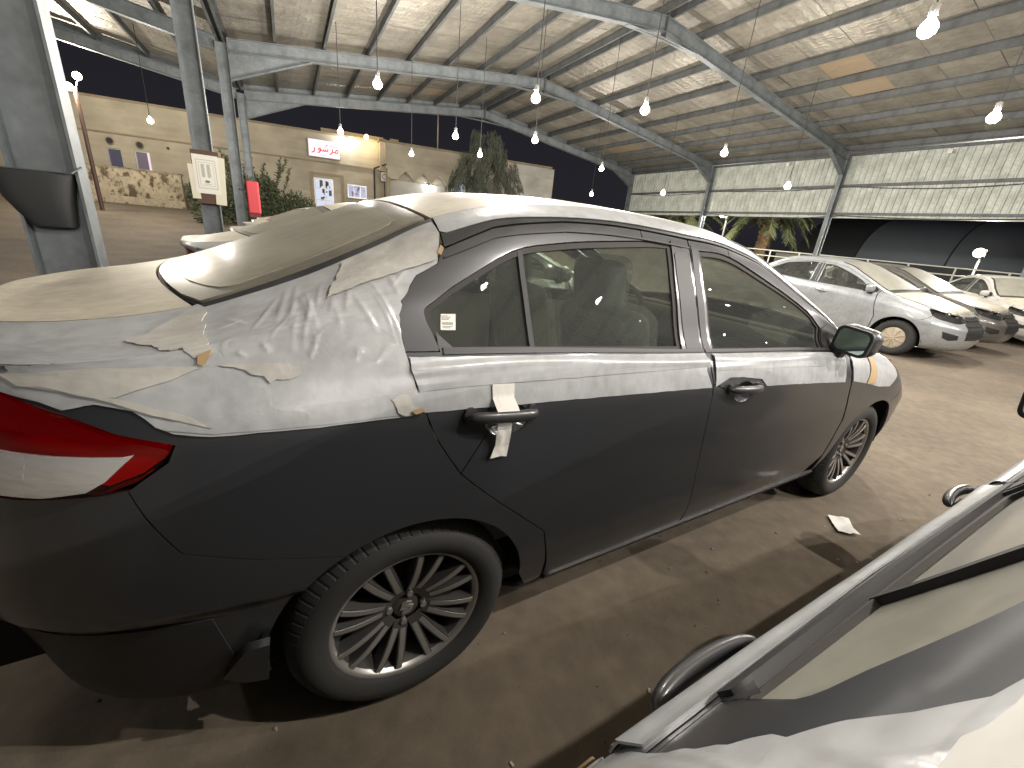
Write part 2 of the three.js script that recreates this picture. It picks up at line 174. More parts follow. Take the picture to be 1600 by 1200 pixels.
// the high side wall of ribbed sheets, two rails, an edge trim and the sagging cable
{
  const cm = std([.66, .70, .62], .55, .1, { map: steelT }), y0 = 3.26, y1 = 5.62, sh = new THREE.Shape(), prof = []; const pitch = .21, ribs = 5;
  for (let i = 0; i < ribs; i++) { const z = i * pitch; prof.push([z, 0], [z + .120, 0], [z + .140, .032], [z + .190, .032], [z + .209, 0]); }
  const pos = [], idx = []; prof.forEach(([z, d]) => { for (const y of [y0, y1]) pos.push(-d, y, z); }); for (let i = 0; i < prof.length - 1; i++) { const a = 2 * i; idx.push(a, a + 1, a + 2, a + 1, a + 3, a + 2); }
  let g = new THREE.BufferGeometry(); g.setAttribute('position', new THREE.Float32BufferAttribute(pos, 3)); g.setAttribute('uv', new THREE.Float32BufferAttribute(pos.flatMap((v, i) => i % 3 === 0 ? [pos[i + 2], pos[i + 1]] : []), 2)); g.setIndex(idx); g = g.toNonIndexed(); g.computeVertexNormals();
  for (let z = Z0; z < Z1; z += pitch * ribs) { const m = mesh('cladding_sheet', g, cm, shed); m.position.set(xr + .16 + .004 * (Math.round(z * 7) % 2), 0, z); }
  for (const y of [4.42, 3.36, 5.58]) mesh('wall_rail', box(.06, y === 4.42 ? .11 : .09, Z1 - Z0, xr + .085, y, (Z0 + Z1) / 2), steelDark, shed);
  mesh('edge_trim', box(.09, .07, Z1 - Z0, xr + .15, y0 - .03, (Z0 + Z1) / 2), cm, shed);
  mesh('eaves_gutter', box(.22, .14, Z1 - Z0, xr + .12, 5.74, (Z0 + Z1) / 2), steelDark, shed);
  const cab = []; for (let z = -20; z < 8.5; z += 6.1) cab.push(tube(Array.from({ length: 9 }, (_, i) => [xr - .06, 4.38 - .34 * Math.sin(i / 8 * Math.PI) * (hash(z | 0, 3) * .8 + .2), z + 6.1 * i / 8]), .014, 30, 5), tube(Array.from({ length: 9 }, (_, i) => [xr - .05, 3.28 - .20 * Math.sin(i / 8 * Math.PI) * (hash(z | 0, 9)), z + 6.1 * i / 8]), .014, 30, 5));
  mesh('cable', cab, std([.05, .05, .05], .7), shed);
  mesh('junction_box', [box(.06, .13, .13, xr + .02, 5.40, -10.6), box(.06, .13, .13, xr + .02, 5.40, -5.1)], std([.6, .58, .5], .5), shed);
  mesh('end_fascia', [beam(pPt(.0, Z0 - .02, rafterTop + .1), pPt(.995, Z0 - .02, rafterTop + .1), .20, .05), beam(pPt(1.005, Z0 - .02, rafterTop + .1), pPt(2, Z0 - .02, rafterTop + .1), .20, .05), beam(pPt(-.005, Z0 - .02, rafterTop + .1), pPt(-1, Z0 - .02, rafterTop + .1), .20, .05)].flat(), steel, shed);
}
// ---------- master surface of the sedan: S(s, t), s runs round the car from the rear centre to the front centre, t from the sill to the roof edge (about metres) ----------
const TK = [0, .09, .19, .44, .71, .775, .85, .90, 1.115, 1.315, 1.40];
const tab = a => { const n = a.length; return x => {
  if (x <= a[0][0]) return a[0][1]; if (x >= a[n - 1][0]) return a[n - 1][1];
  let i = 0; while (x > a[i + 1][0]) i++;
  const sl = k => (a[k + 1][1] - a[k][1]) / (a[k + 1][0] - a[k][0]);
  const m = k => { if (k === 0 || k === n - 1) return 0; const p = sl(k - 1), q = sl(k); if (p * q <= 0) return 0; const hp = a[k][0] - a[k - 1][0], hq = a[k + 1][0] - a[k][0]; return (hp + hq) * 3 / ((2 * hq + hp) / p + (hq + 2 * hp) / q); };
  const h = a[i + 1][0] - a[i][0], u = (x - a[i][0]) / h, u2 = u * u, u3 = u2 * u;
  return (2 * u3 - 3 * u2 + 1) * a[i][1] + (u3 - 2 * u2 + u) * h * m(i) + (3 * u2 - 2 * u3) * a[i + 1][1] + (u3 - u2) * h * m(i + 1); }; };
const KY = [
  tab([[-1.8, .185], [-1.5, .19], [1.5, .19], [1.9, .20]]),
  tab([[-1.8, .240], [-1.5, .235], [1.5, .235], [1.9, .25]]),
  tab([[-1.8, .36], [-1.5, .33], [1.5, .33], [1.9, .33]]),
  tab([[-2, .60], [-1.5, .58], [1.4, .56], [2.2, .50]]),
  tab([[-1.9, .87], [-1.1, .85], [0, .815], [1, .745], [1.6, .69], [2.4, .60]]),
  tab([[-2.65, .97], [-1.7, .955], [-1.1, .93], [-.06, .89], [.9, .825], [1.4, .775], [2.4, .65]]),
  tab([[-2.65, 1.01], [-1.7, 1.025], [-1.3, 1.03], [-.25, .985], [.7, .935], [1, .905], [1.4, .84], [2.4, .70]]),
  tab([[-2.65, 1.030], [-2, 1.045], [-1.8, 1.060], [-1.5, 1.085], [-1.25, 1.078], [-.25, 1.022], [.68, .975], [1, .945], [1.4, .87], [2.4, .73]]),
  tab([[-2.65, 1.045], [-2, 1.062], [-1.75, 1.092], [-1.5, 1.165], [-1.3, 1.21], [-.9, 1.228], [-.2, 1.215], [.25, 1.17], [.7, 1.055], [.95, .985], [1.1, .95], [1.4, .885], [2.4, .745]]),
  tab([[-2.65, 1.062], [-2, 1.08], [-1.75, 1.115], [-1.6, 1.165], [-1.5, 1.205], [-1.35, 1.27], [-1.2, 1.335], [-.95, 1.39], [-.6, 1.412], [-.2, 1.40], [.15, 1.345], [.45, 1.225], [.7, 1.115], [.95, 1.005], [1.1, .96], [1.4, .90], [2.4, .76]]),
  tab([[-2.65, 1.083], [-2.1, 1.090], [-1.92, 1.106], [-1.75, 1.137], [-1.6, 1.19], [-1.5, 1.23], [-1.35, 1.297], [-1.2, 1.365], [-.95, 1.425], [-.6, 1.447], [-.2, 1.437], [.15, 1.385], [.45, 1.263], [.7, 1.145], [.95, 1.03], [1.1, .975], [1.4, .912], [2.4, .772]])];
const KZ = [
  tab([[-1.9, .76], [-1.4, .72], [1.4, .72], [1.9, .70]]),
  tab([[-1.9, .805], [-1.4, .80], [1.4, .80], [1.9, .78]]),
  tab([[-1.9, .825], [-1.4, .835], [1.4, .835], [1.9, .825]]),
  tab([[-1.9, .86], [-1.3, .862], [0, .856], [1.3, .862], [2, .86]]),
  tab([[-1.9, .862], [-1.2, .866], [0, .865], [1.3, .864], [2, .85]]),
  tab([[-1.9, .857], [-1.2, .862], [0, .862], [1.3, .855], [2, .83]]),
  tab([[-1.9, .835], [-1.3, .838], [0, .832], [1.3, .82], [2, .79]]),
  tab([[-1.9, .812], [-1.3, .812], [0, .80], [.7, .79], [1.3, .785], [2, .76]]),
  tab([[-1.9, .785], [-1.6, .765], [-1.3, .735], [-.8, .718], [.1, .72], [.7, .757], [1.1, .77], [1.4, .76], [2, .73]]),
  tab([[-2.1, .685], [-1.9, .692], [-1.7, .692], [-1.5, .668], [-1.2, .628], [-.8, .618], [0, .622], [.2, .635], [.45, .68], [.7, .728], [.95, .75], [1.1, .75], [1.4, .735], [2, .70]]),
  tab([[-2.1, .605], [-1.9, .612], [-1.7, .625], [-1.5, .602], [-1.2, .562], [-.8, .55], [0, .555], [.2, .575], [.45, .632], [.7, .682], [.95, .708], [1.1, .712], [1.4, .70], [2, .66]])];
const XR = [-2.185, -2.205, -2.225, -2.255, -2.20, -2.17, -2.16, -2.165, -2.18, -2.20, -2.195];
const XF = [2.06, 2.12, 2.165, 2.19, 2.13, 2.08, 2.04, 2.02, 2.0, 1.97, 1.94];
const S0R = -1.45, S0F = 1.35, LC = 1.15, NC = 3.3;
function knot(k, s) {
  const y = KY[k](s), z = KZ[k](s);
  const corner = (r, x0, x1) => { const th = Math.min(r, 1) * Math.PI / 2, c = Math.cos(th), n = Math.sin(th), rho = Math.pow(Math.pow(Math.max(c, 0), NC) + Math.pow(n, NC), -1 / NC); return [x0 + (x1 - x0) * rho * n, y, z * rho * Math.max(c, 0)]; };
  if (s < S0R) return corner((S0R - s) / LC, S0R, XR[k]);
  if (s > S0F) return corner((s - S0F) / LC, S0F, XF[k]);
  return [s, y, z];
}
const SEND = [S0R - LC, S0F + LC];
function S(s, t) {
  let i = 0; while (i < 9 && t > TK[i + 1]) i++;
  const h = TK[i + 1] - TK[i], u = (t - TK[i]) / h;
  const P = [i - 1, i, i + 1, i + 2].map(k => k < 0 || k > 10 ? null : knot(k, s));
  const out = [0, 0, 0], u2 = u * u, u3 = u2 * u;
  for (let c = 0; c < 3; c++) {
    const d = (P[2][c] - P[1][c]) / h;
    const m1 = P[0] ? ((P[1][c] - P[0][c]) / (TK[i] - TK[i - 1]) * h + d * (TK[i] - TK[i - 1])) / (TK[i + 1] - TK[i - 1]) : d;
    const m2 = P[3] ? (d * (TK[i + 2] - TK[i + 1]) + (P[3][c] - P[2][c]) / (TK[i + 2] - TK[i + 1]) * h) / (TK[i + 2] - TK[i]) : d;
    out[c] = (2 * u3 - 3 * u2 + 1) * P[1][c] + (u3 - 2 * u2 + u) * h * m1 + (3 * u2 - 2 * u3) * P[2][c] + (u3 - u2) * h * m2;
  }
  return out;
}
// the skin across the top: hood, windscreen, roof, rear window and boot lid; w runs from -1 (left edge) to 1
const CROWN = tab([[-2.6, .012], [-2.1, .012], [-1.8, .03], [-1.5, .045], [-.9, .042], [0, .045], [.5, .05], [1, .05], [1.3, .07], [2.2, .05], [2.5, .02]]);
const BOW = tab([[-2.2, 0], [-1.75, -.065], [-1.2, -.04], [-.7, 0], [.1, .06], [.95, .15], [1.4, .08], [1.8, 0]]);
function T(s, w) { const e = S(s, 1.40), q = 1 - Math.pow(Math.abs(w), 2.2); return [e[0] + BOW(s) * (1 - w * w), e[1] + CROWN(s) * q, e[2] * w]; }
// the (s, t) whose side view is (x, y)
function ST([x, y]) {
  let s = x, t = .8;
  for (let k = 0; k < 24; k++) {
    let a = 0, b = 1.40; for (let j = 0; j < 22; j++) { t = (a + b) / 2; if (S(s, t)[1] < y) a = t; else b = t; }
    s += .8 * (x - S(s, t)[0]); s = Math.max(SEND[0], Math.min(SEND[1], s));
  }
  return [s, t];
}
// outlines on the side of the sedan, in (s, t)
const TR = {
  quarterTop: [[-1.206, 1.371], [-1.204, 1.302], [-1.228, 1.193], [-1.285, 1.163], [-1.333, 1.066], [-1.344, 0.989], [-1.339, 0.901]],
  gapR: [[-1.339, 0.901], [-1.318, 0.815], [-1.283, 0.741], [-1.214, 0.643], [-1.093, 0.524], [-0.916, 0.359]],
  gapB: [[-0.288, 1.124], [-0.279, 0.893], [-0.255, 0.788], [-0.236, 0.596], [-0.174, 0.229]],
  frameTop: [[-1.228, 1.193], [-1.209, 1.240], [-1.059, 1.283], [-0.827, 1.295], [-0.521, 1.288], [-0.292, 1.281]],
  arc: [[-1.285, 1.163], [-1.333, 1.066], [-1.344, 0.989], [-1.339, 0.901]],
  rearWin: [[-1.254, 0.896], [-1.282, 1.011], [-1.251, 1.060], [-1.177, 1.125], [-1.017, 1.206], [-0.844, 1.229], [-0.647, 1.241], [-0.411, 1.257], [-0.386, 1.233], [-0.395, 0.901]],
  frontWin: [[-0.222, 0.895], [-0.239, 1.247], [-0.051, 1.252], [0.207, 1.213], [0.497, 1.178], [0.614, 1.087], [0.626, 0.890]],
  lampTop: [[-1.745, 0.766], [-1.819, 0.785], [-1.884, 0.818], [-1.977, 0.857]],
  lampBot: [[-1.834, 0.702], [-1.787, 0.720], [-1.753, 0.744]],
  white: [[-1.811, 0.758], [-1.795, 0.760], [-1.830, 0.728], [-1.857, 0.711], [-1.914, 0.699], [-1.971, 0.689]],
  bumpline: [[-1.803, 0.707], [-1.782, 0.660], [-1.739, 0.574], [-1.638, 0.528], [-1.520, 0.473]],
  trunkseam: [[-1.779, 1.280], [-1.806, 1.292], [-1.905, 1.278], [-1.965, 1.264]],
  filmQ: [[-1.686, 1.370], [-1.504, 1.361], [-1.206, 1.371], [-1.204, 1.302], [-1.228, 1.193], [-1.285, 1.163], [-1.333, 1.066], [-1.344, 0.989], [-1.339, 0.901], [-1.323, 0.833], [-1.309, 0.792], [-1.341, 0.782], [-1.523, 0.777], [-1.695, 0.777], [-1.745, 0.785], [-1.767, 0.797], [-1.796, 0.830], [-1.846, 0.843], [-1.884, 0.830], [-1.927, 0.848], [-1.976, 0.868]],
  sheet: [[-1.686, 1.364], [-1.505, 1.355], [-1.212, 1.362], [-1.207, 1.303], [-1.231, 1.199], [-1.288, 1.164], [-1.331, 1.065], [-1.341, 0.989], [-1.346, 0.876], [-1.439, 0.875], [-1.524, 0.880], [-1.534, 0.906], [-1.546, 0.885], [-1.600, 0.888], [-1.663, 0.900], [-1.677, 0.984]],
  flap: [[-1.672, 0.901], [-1.619, 0.896], [-1.546, 0.887], [-1.548, 0.870], [-1.598, 0.866], [-1.616, 0.879]],
  beige: [[-1.776, 1.270], [-1.717, 1.367], [-1.685, 1.355], [-1.682, 0.962], [-1.678, 0.938], [-1.698, 0.923], [-1.710, 0.944], [-1.758, 1.177], [-1.795, 1.260]],
  cpatch: [[-1.482, 1.156], [-1.433, 1.344], [-1.335, 1.342], [-1.243, 1.320], [-1.207, 1.300], [-1.229, 1.203], [-1.358, 1.177], [-1.469, 1.164]],
  cstrip: [[-1.972, 0.907], [-1.860, 0.928], [-1.686, 0.904], [-1.817, 0.856], [-1.943, 0.879]],
  lowstrip: [[-1.915, 0.879], [-1.841, 0.856], [-1.770, 0.821], [-1.695, 0.792], [-1.720, 0.813], [-1.817, 0.856]],
  tape: [[-1.378, 0.818], [-1.327, 0.825], [-1.312, 0.792], [-1.341, 0.785], [-1.366, 0.790]],
  brown: [[-1.699, 0.937], [-1.679, 0.949], [-1.686, 0.920], [-1.695, 0.903], [-1.702, 0.910]],
  filmRD: [[-1.332, 0.890], [-1.141, 0.886], [-0.863, 0.884], [-0.282, 0.888], [-0.294, 0.825], [-0.264, 0.778], [-0.874, 0.784], [-1.308, 0.786], [-1.318, 0.815]],
  layer: [[-1.331, 0.863], [-1.317, 0.824], [-1.184, 0.826], [-0.874, 0.827], [-0.278, 0.838], [-0.284, 0.885], [-0.863, 0.882], [-1.330, 0.888]],
  filmFD: [[-0.240, 0.885], [0.804, 0.876], [0.800, 0.763], [0.093, 0.767], [0.051, 0.792], [-0.080, 0.802], [-0.161, 0.803], [-0.217, 0.787], [-0.243, 0.780]],
  layerF: [[-0.243, 0.880], [0.799, 0.872], [0.773, 0.822], [-0.244, 0.824]],
  sticker: [[-1.238, 1.017], [-1.199, 1.016], [-1.206, 0.961], [-1.244, 0.960]],
  bar: [[-1.000, 1.200], [-1.011, 0.902], [-0.999, 0.902], [-0.983, 1.205]],
  guard: [[-1.717, 0.190], [-1.679, 0.258], [-1.639, 0.266], [-1.658, 0.130], [-1.699, 0.139], [-1.732, 0.168]],
  strap: [[-1.137, 0.824], [-1.075, 0.823], [-1.080, 0.784], [-1.138, 0.784]],
  bpA: [[-0.409, 1.230], [-0.321, 1.270], [-0.292, 1.123], [-0.297, 0.901], [-0.395, 0.901], [-0.383, 1.179]],
  bpB: [[-0.315, 1.248], [-0.246, 1.246], [-0.226, 0.895], [-0.278, 0.896], [-0.288, 1.124]],
  creases: [[-1.529, 1.327, -1.558, 1.030], [-1.526, 1.268, -1.516, 0.946], [-1.516, 1.265, -1.509, 0.968], [-1.595, 0.934, -1.547, 1.168], [-1.539, 1.129, -1.556, 0.919], [-1.636, 0.911, -1.644, 0.934], [-1.467, 1.167, -1.480, 1.064], [-1.398, 1.227, -1.340, 0.917], [-1.430, 1.151, -1.395, 0.952], [-1.388, 1.132, -1.356, 0.928], [-1.467, 1.133, -1.465, 0.959], [-1.666, 1.201, -1.631, 1.225], [-1.607, 0.953, -1.596, 0.915], [-1.547, 1.331, -1.578, 1.098], [-1.509, 1.204, -1.537, 0.914], [-1.433, 1.209, -1.449, 1.064], [-1.349, 1.214, -1.334, 1.084], [-1.500, 0.966, -1.529, 0.897], [-1.624, 1.175, -1.656, 1.285], [-1.423, 0.913, -1.448, 0.892], [-1.358, 0.918, -1.409, 0.885], [-1.485, 1.283, -1.504, 1.112], [-1.567, 1.297, -1.617, 1.102], [-1.405, 1.328, -1.437, 1.193], [-1.289, 1.218, -1.344, 1.136], [-1.644, 1.110, -1.670, 0.919]],
};
// ---------- materials of the vehicles ----------
const N = 256;
const speck = tex(N, (u, v) => fbm(u * 32, v * 32, 32, 3, 3) * .6 + hash(u * N | 0, v * N | 0, 5) * .4, .25);
const dustT = tex(512, (u, v) => { const a = fbm(u * 6, v * 6, 6, 5, 11), b = fbm(u * 40, v * 40, 40, 3, 21), c = .86 + .16 * (a - .5) + .12 * (b - .5); return [c, c * .995, c * .985]; }, .9, true);
const crinkleT = tex(512, (u, v) => { const w = fbm(u * 5, v * 5, 5, 3, 31); return .65 * Math.pow(ridge(u * 7 + w * 0, v * 4, 28, 1, 33) * .0 + ridge((u * 8), (v * 8), 8, 4, 41), 2.2) + .35 * w; }, .42);
const grainT = tex(N, (u, v) => hash(u * N | 0, v * N | 0, 9) * .7 + .3 * fbm(u * 16, v * 16, 16, 3, 8), .06);
const M = {
  paint: phy([.036, .038, .042], .42, .3, { clearcoat: .6, clearcoatRoughness: .12, bumpMap: speck, bumpScale: .00006 }),
  frame: phy([.036, .036, .038], .42, .3, { clearcoat: .4, clearcoatRoughness: .2 }),
  filmCool: phy([.49, .515, .535], .34, 0, { map: dustT, bumpMap: crinkleT, bumpScale: .0012, clearcoat: .3, clearcoatRoughness: .25 }),
  filmTape: phy([.57, .565, .53], .45, 0, { map: dustT, bumpMap: crinkleT, bumpScale: .0016 }),
  filmDust: phy([.58, .54, .44], .52, 0, { map: dustT, bumpMap: rt(crinkleT, 1.3), bumpScale: .0010, clearcoat: .10, clearcoatRoughness: .3 }),
  filmLoose: phy([.51, .53, .545], .30, 0, { map: dustT, bumpMap: rt(crinkleT, .30), bumpScale: .0004, clearcoat: .40, clearcoatRoughness: .20 }),
  tornBrown: std([.36, .25, .13], .7), black: std([.012, .012, .013], .6), rubber: std([.034, .031, .027], .75, 0, { bumpMap: grainT, bumpScale: .0002 }),
  tyre: std([.022, .0215, .021], .80, 0, { bumpMap: (() => { const t = tex(512, (u, v) => { const k = v * 25, tread = (k > 3.2 && k < 7) || (k > 12.4 && k < 17.0), g = Math.abs(((u * 32 + (k > 10 ? k * .12 : -k * .12)) % 1 + 1) % 1 - .5) < .11; const wall = k > 19 && k < 22 ? .5 + .12 * (Math.sin(u * 6.283 * 128) > .2 ? 1 : 0) * (Math.sin(u * 6.283 * 3) > .3 ? 1 : 0) : .5; return tread ? (g ? 0 : 1) : k > 7 && k < 12.4 ? .9 : wall; }, 1); t.repeat.set(2, 1); return t; })(), bumpScale: .0025 }), dark: std([.008, .008, .008], .9),
  plastic: std([.022, .022, .023], .55, 0, { bumpMap: grainT, bumpScale: .0002 }), satin: phy([.034, .034, .035], .50, .2),
  glass: phy([.80, .86, .80], .0, 0, { transmission: .965, thickness: 0, ior: 1.5 }),
  rearGlass: phy([.34, .32, .25], .42, 0, { map: dustT, clearcoat: .35, clearcoatRoughness: .20 }), frit: phy([.22, .205, .165], .38, 0, { map: dustT, clearcoat: .6, clearcoatRoughness: .16 }),
  screen: phy([.50, .50, .41], .45, 0, { transmission: .42, thickness: 0, map: dustT, clearcoat: .8, clearcoatRoughness: .12 }),
  alloy: std([.40, .39, .37], .34, .75), gun: std([.085, .082, .078], .42, .6), chrome: std([.75, .75, .75], .10, 1),
  red: phy([.74, .016, .018], .03, 0, { transmission: 1, thickness: 0, ior: 1.5, clearcoat: 1 }), clear: phy([.92, .92, .92], .02, 0, { transmission: 1, thickness: 0, ior: 1.5 }),
  reflector: std([.85, .85, .83], .33, .55, { bumpMap: tex(N, (u, v) => .5 + .25 * Math.sin(u * 2 * Math.PI * 9) + .25 * fbm(u * 9, v * 9, 9, 3, 61), .2), bumpScale: .0 }),
  seat: std([.15, .15, .145], .85, 0, { bumpMap: grainT, bumpScale: .0004 }), seatPlastic: phy([.92, .92, .88], .05, 0, { transmission: .84, thickness: 0, ior: 1.45, bumpMap: rt(crinkleT, .22), bumpScale: .02 }),
  dash: std([.07, .068, .065], .7), trim: std([.28, .27, .245], .8), glassHazy: phy([.72, .82, .70], .0, 0, { transmission: .82, thickness: 0, map: dustT }), glassDusty: phy([.64, .63, .53], .30, 0, { transmission: .35, thickness: 0, map: dustT, clearcoat: .6, clearcoatRoughness: .12 }), paper: std([.72, .71, .66], .7),
};
const mirrorGlass = phy([.55, .68, .66], .02, 1);
// ---------- one wheel, outer face to +z, in the x-y plane round the origin ----------
function makeWheel(parent, R, rimR, cover) {
  const w = group('wheel', parent); const W2 = .0975;
  const prof = [[rimR - .004, -W2 + .012], [rimR + .02, -W2], [R - .05, -W2 - .008], [R - .018, -W2 + .012], [R, -W2 + .035], [R + .002, -.03], [R - .006, -.028], [R - .006, -.022], [R + .003, -.02], [R + .003, .02], [R - .006, .022], [R - .006, .028], [R + .002, .03], [R, W2 - .035], [R - .008, W2 - .022], [R - .018, W2 - .010], [R - .030, W2 + .001], [R - .042, W2 + .006], [R - .054, W2 + .0085], [R - .066, W2 + .008], [rimR + .022, W2 + .004], [rimR + .012, W2 + .001], [rimR + .006, W2 - .004], [rimR - .004, W2 - .012]];
  const lug = []; for (let i = 0; i < 80; i++) { const a = i / 64 * Math.PI * 2; for (const s of [-1, 1]) { const g = box(.014, .010, .034, R - .0085, 0, s * (W2 - .026), 0, s * .62, 0); g.rotateZ(a); lug.push(g); } }
  const L = (p, n) => lathe(p, n).rotateX(Math.PI / 2);
  mesh('tyre', L(prof, 96), M.tyre, w);
  const T2 = W2 - .012;
  if (!cover) {
    mesh('rim', L([[rimR - .02, -T2], [rimR - .035, -.02], [rimR - .03, .03], [rimR - .016, T2 - .012]], 72), M.gun, w); mesh('rim_lip', L([[rimR - .0155, T2 - .012], [rimR - .010, T2 - .002], [rimR - .002, T2 + .004], [rimR + .004, T2 + .001], [rimR + .004, T2 - .01]], 72), M.alloy, w);
    mesh('brake_disc', [new THREE.CylinderGeometry(.135, .135, .02, 40).rotateX(Math.PI / 2).translate(0, 0, .005), new THREE.CylinderGeometry(rimR - .03, rimR - .03, .01, 40).rotateX(Math.PI / 2).translate(0, 0, -.05)], M.dark, w);
    const spokeShape = (r0, r1, w0, w1, zf, dz, bev) => { const pos = [], idx = [], n = 8; for (let i = 0; i <= n; i++) { const t = i / n, r = r0 + (r1 - r0) * t, hw = (w0 + (w1 - w0) * t) / 2, z = zf(t); for (const [a, b] of [[-hw - bev, z - dz], [-hw, z], [hw, z], [hw + bev, z - dz]]) pos.push(r, a, b); } for (let i = 0; i < n; i++) for (let k = 0; k < 3; k++) { const a = i * 4 + k, b = a + 1, c = a + 4, d = c + 1; idx.push(a, c, b, b, c, d); } const g = new THREE.BufferGeometry(); g.setAttribute('position', new THREE.Float32BufferAttribute(pos, 3)); g.setIndex(idx); const h = g.toNonIndexed(); h.computeVertexNormals(); return h; };
    const zf = t => T2 - .034 + .030 * Math.sin(t * 1.75) + .002 * t;
    const body = spokeShape(.045, rimR - .012, .024, .021, t => zf(t) - .002, .034, .0035), face = spokeShape(.052, rimR - .013, .0150, .0135, zf, .0022, .0006);
    for (let i = 0; i < 16; i++) { const a = Math.PI * 2 * (Math.floor(i / 2) / 8) + .12 + (i % 2 ? 1 : -1) * .158; const m = mesh('spoke', body, M.gun, w); m.rotation.z = a; mesh('spoke_face', face, M.alloy, w).rotation.z = a; }
    mesh('hub', L([[0, T2 - .034], [.034, T2 - .034], [.036, T2 - .044], [.064, T2 - .046], [.074, T2 - .062], [.076, T2 - .10]], 40), M.gun, w);
    const em = []; for (const s of [1, -1]) { const sh = new THREE.Shape([[-.020, .004], [-.006, .021], [.008, .021], [.020, .010], [.013, .006], [.007, .011], [-.001, .011], [-.007, .004], [.008, -.010], [.002, -.015]].map(p => new THREE.Vector2(p[0] * s, p[1] * s))); em.push(new THREE.ExtrudeGeometry(sh, { depth: .004, bevelEnabled: false }).translate(0, 0, T2 - .034)); }
    mesh('emblem', em, M.alloy, w);
    const nuts = []; for (let i = 0; i < 4; i++) { const a = Math.PI / 4 + i * Math.PI / 2 + .25; nuts.push(new THREE.CylinderGeometry(.0095, .0105, .022, 6).rotateX(Math.PI / 2).translate(Math.cos(a) * .05, Math.sin(a) * .05, T2 - .038)); }
    for (const g of nuts) mesh('lug_nut', g, M.alloy, w);
  } else {
    mesh('rim', L([[rimR - .02, -T2], [rimR - .02, T2 - .03], [rimR - .004, T2 - .004], [rimR + .004, T2 - .002], [rimR + .004, T2 - .012]], 56), M.alloy, w);
    mesh('brake_disc', new THREE.CylinderGeometry(rimR - .02, rimR - .02, .01, 40).rotateX(Math.PI / 2).translate(0, 0, .02), M.dark, w);
    const cm = std([.42, .36, .27], .38, .25);
    mesh('hub_cap', L([[0, T2 + .012], [.03, T2 + .012], [.045, T2 + .004], [rimR * .7, T2 - .004], [rimR - .012, T2 - .006], [rimR - .004, T2 - .016]], 56), cm, w);
    for (let i = 0; i < 9; i++) mesh('cover_rib', box(rimR * .74, .014, .014, rimR * .55, 0, T2 + .006, 0, .03, 0, .004), cm, w).rotation.z = i * Math.PI * 2 / 9 + .2;
  }
  return w;
}
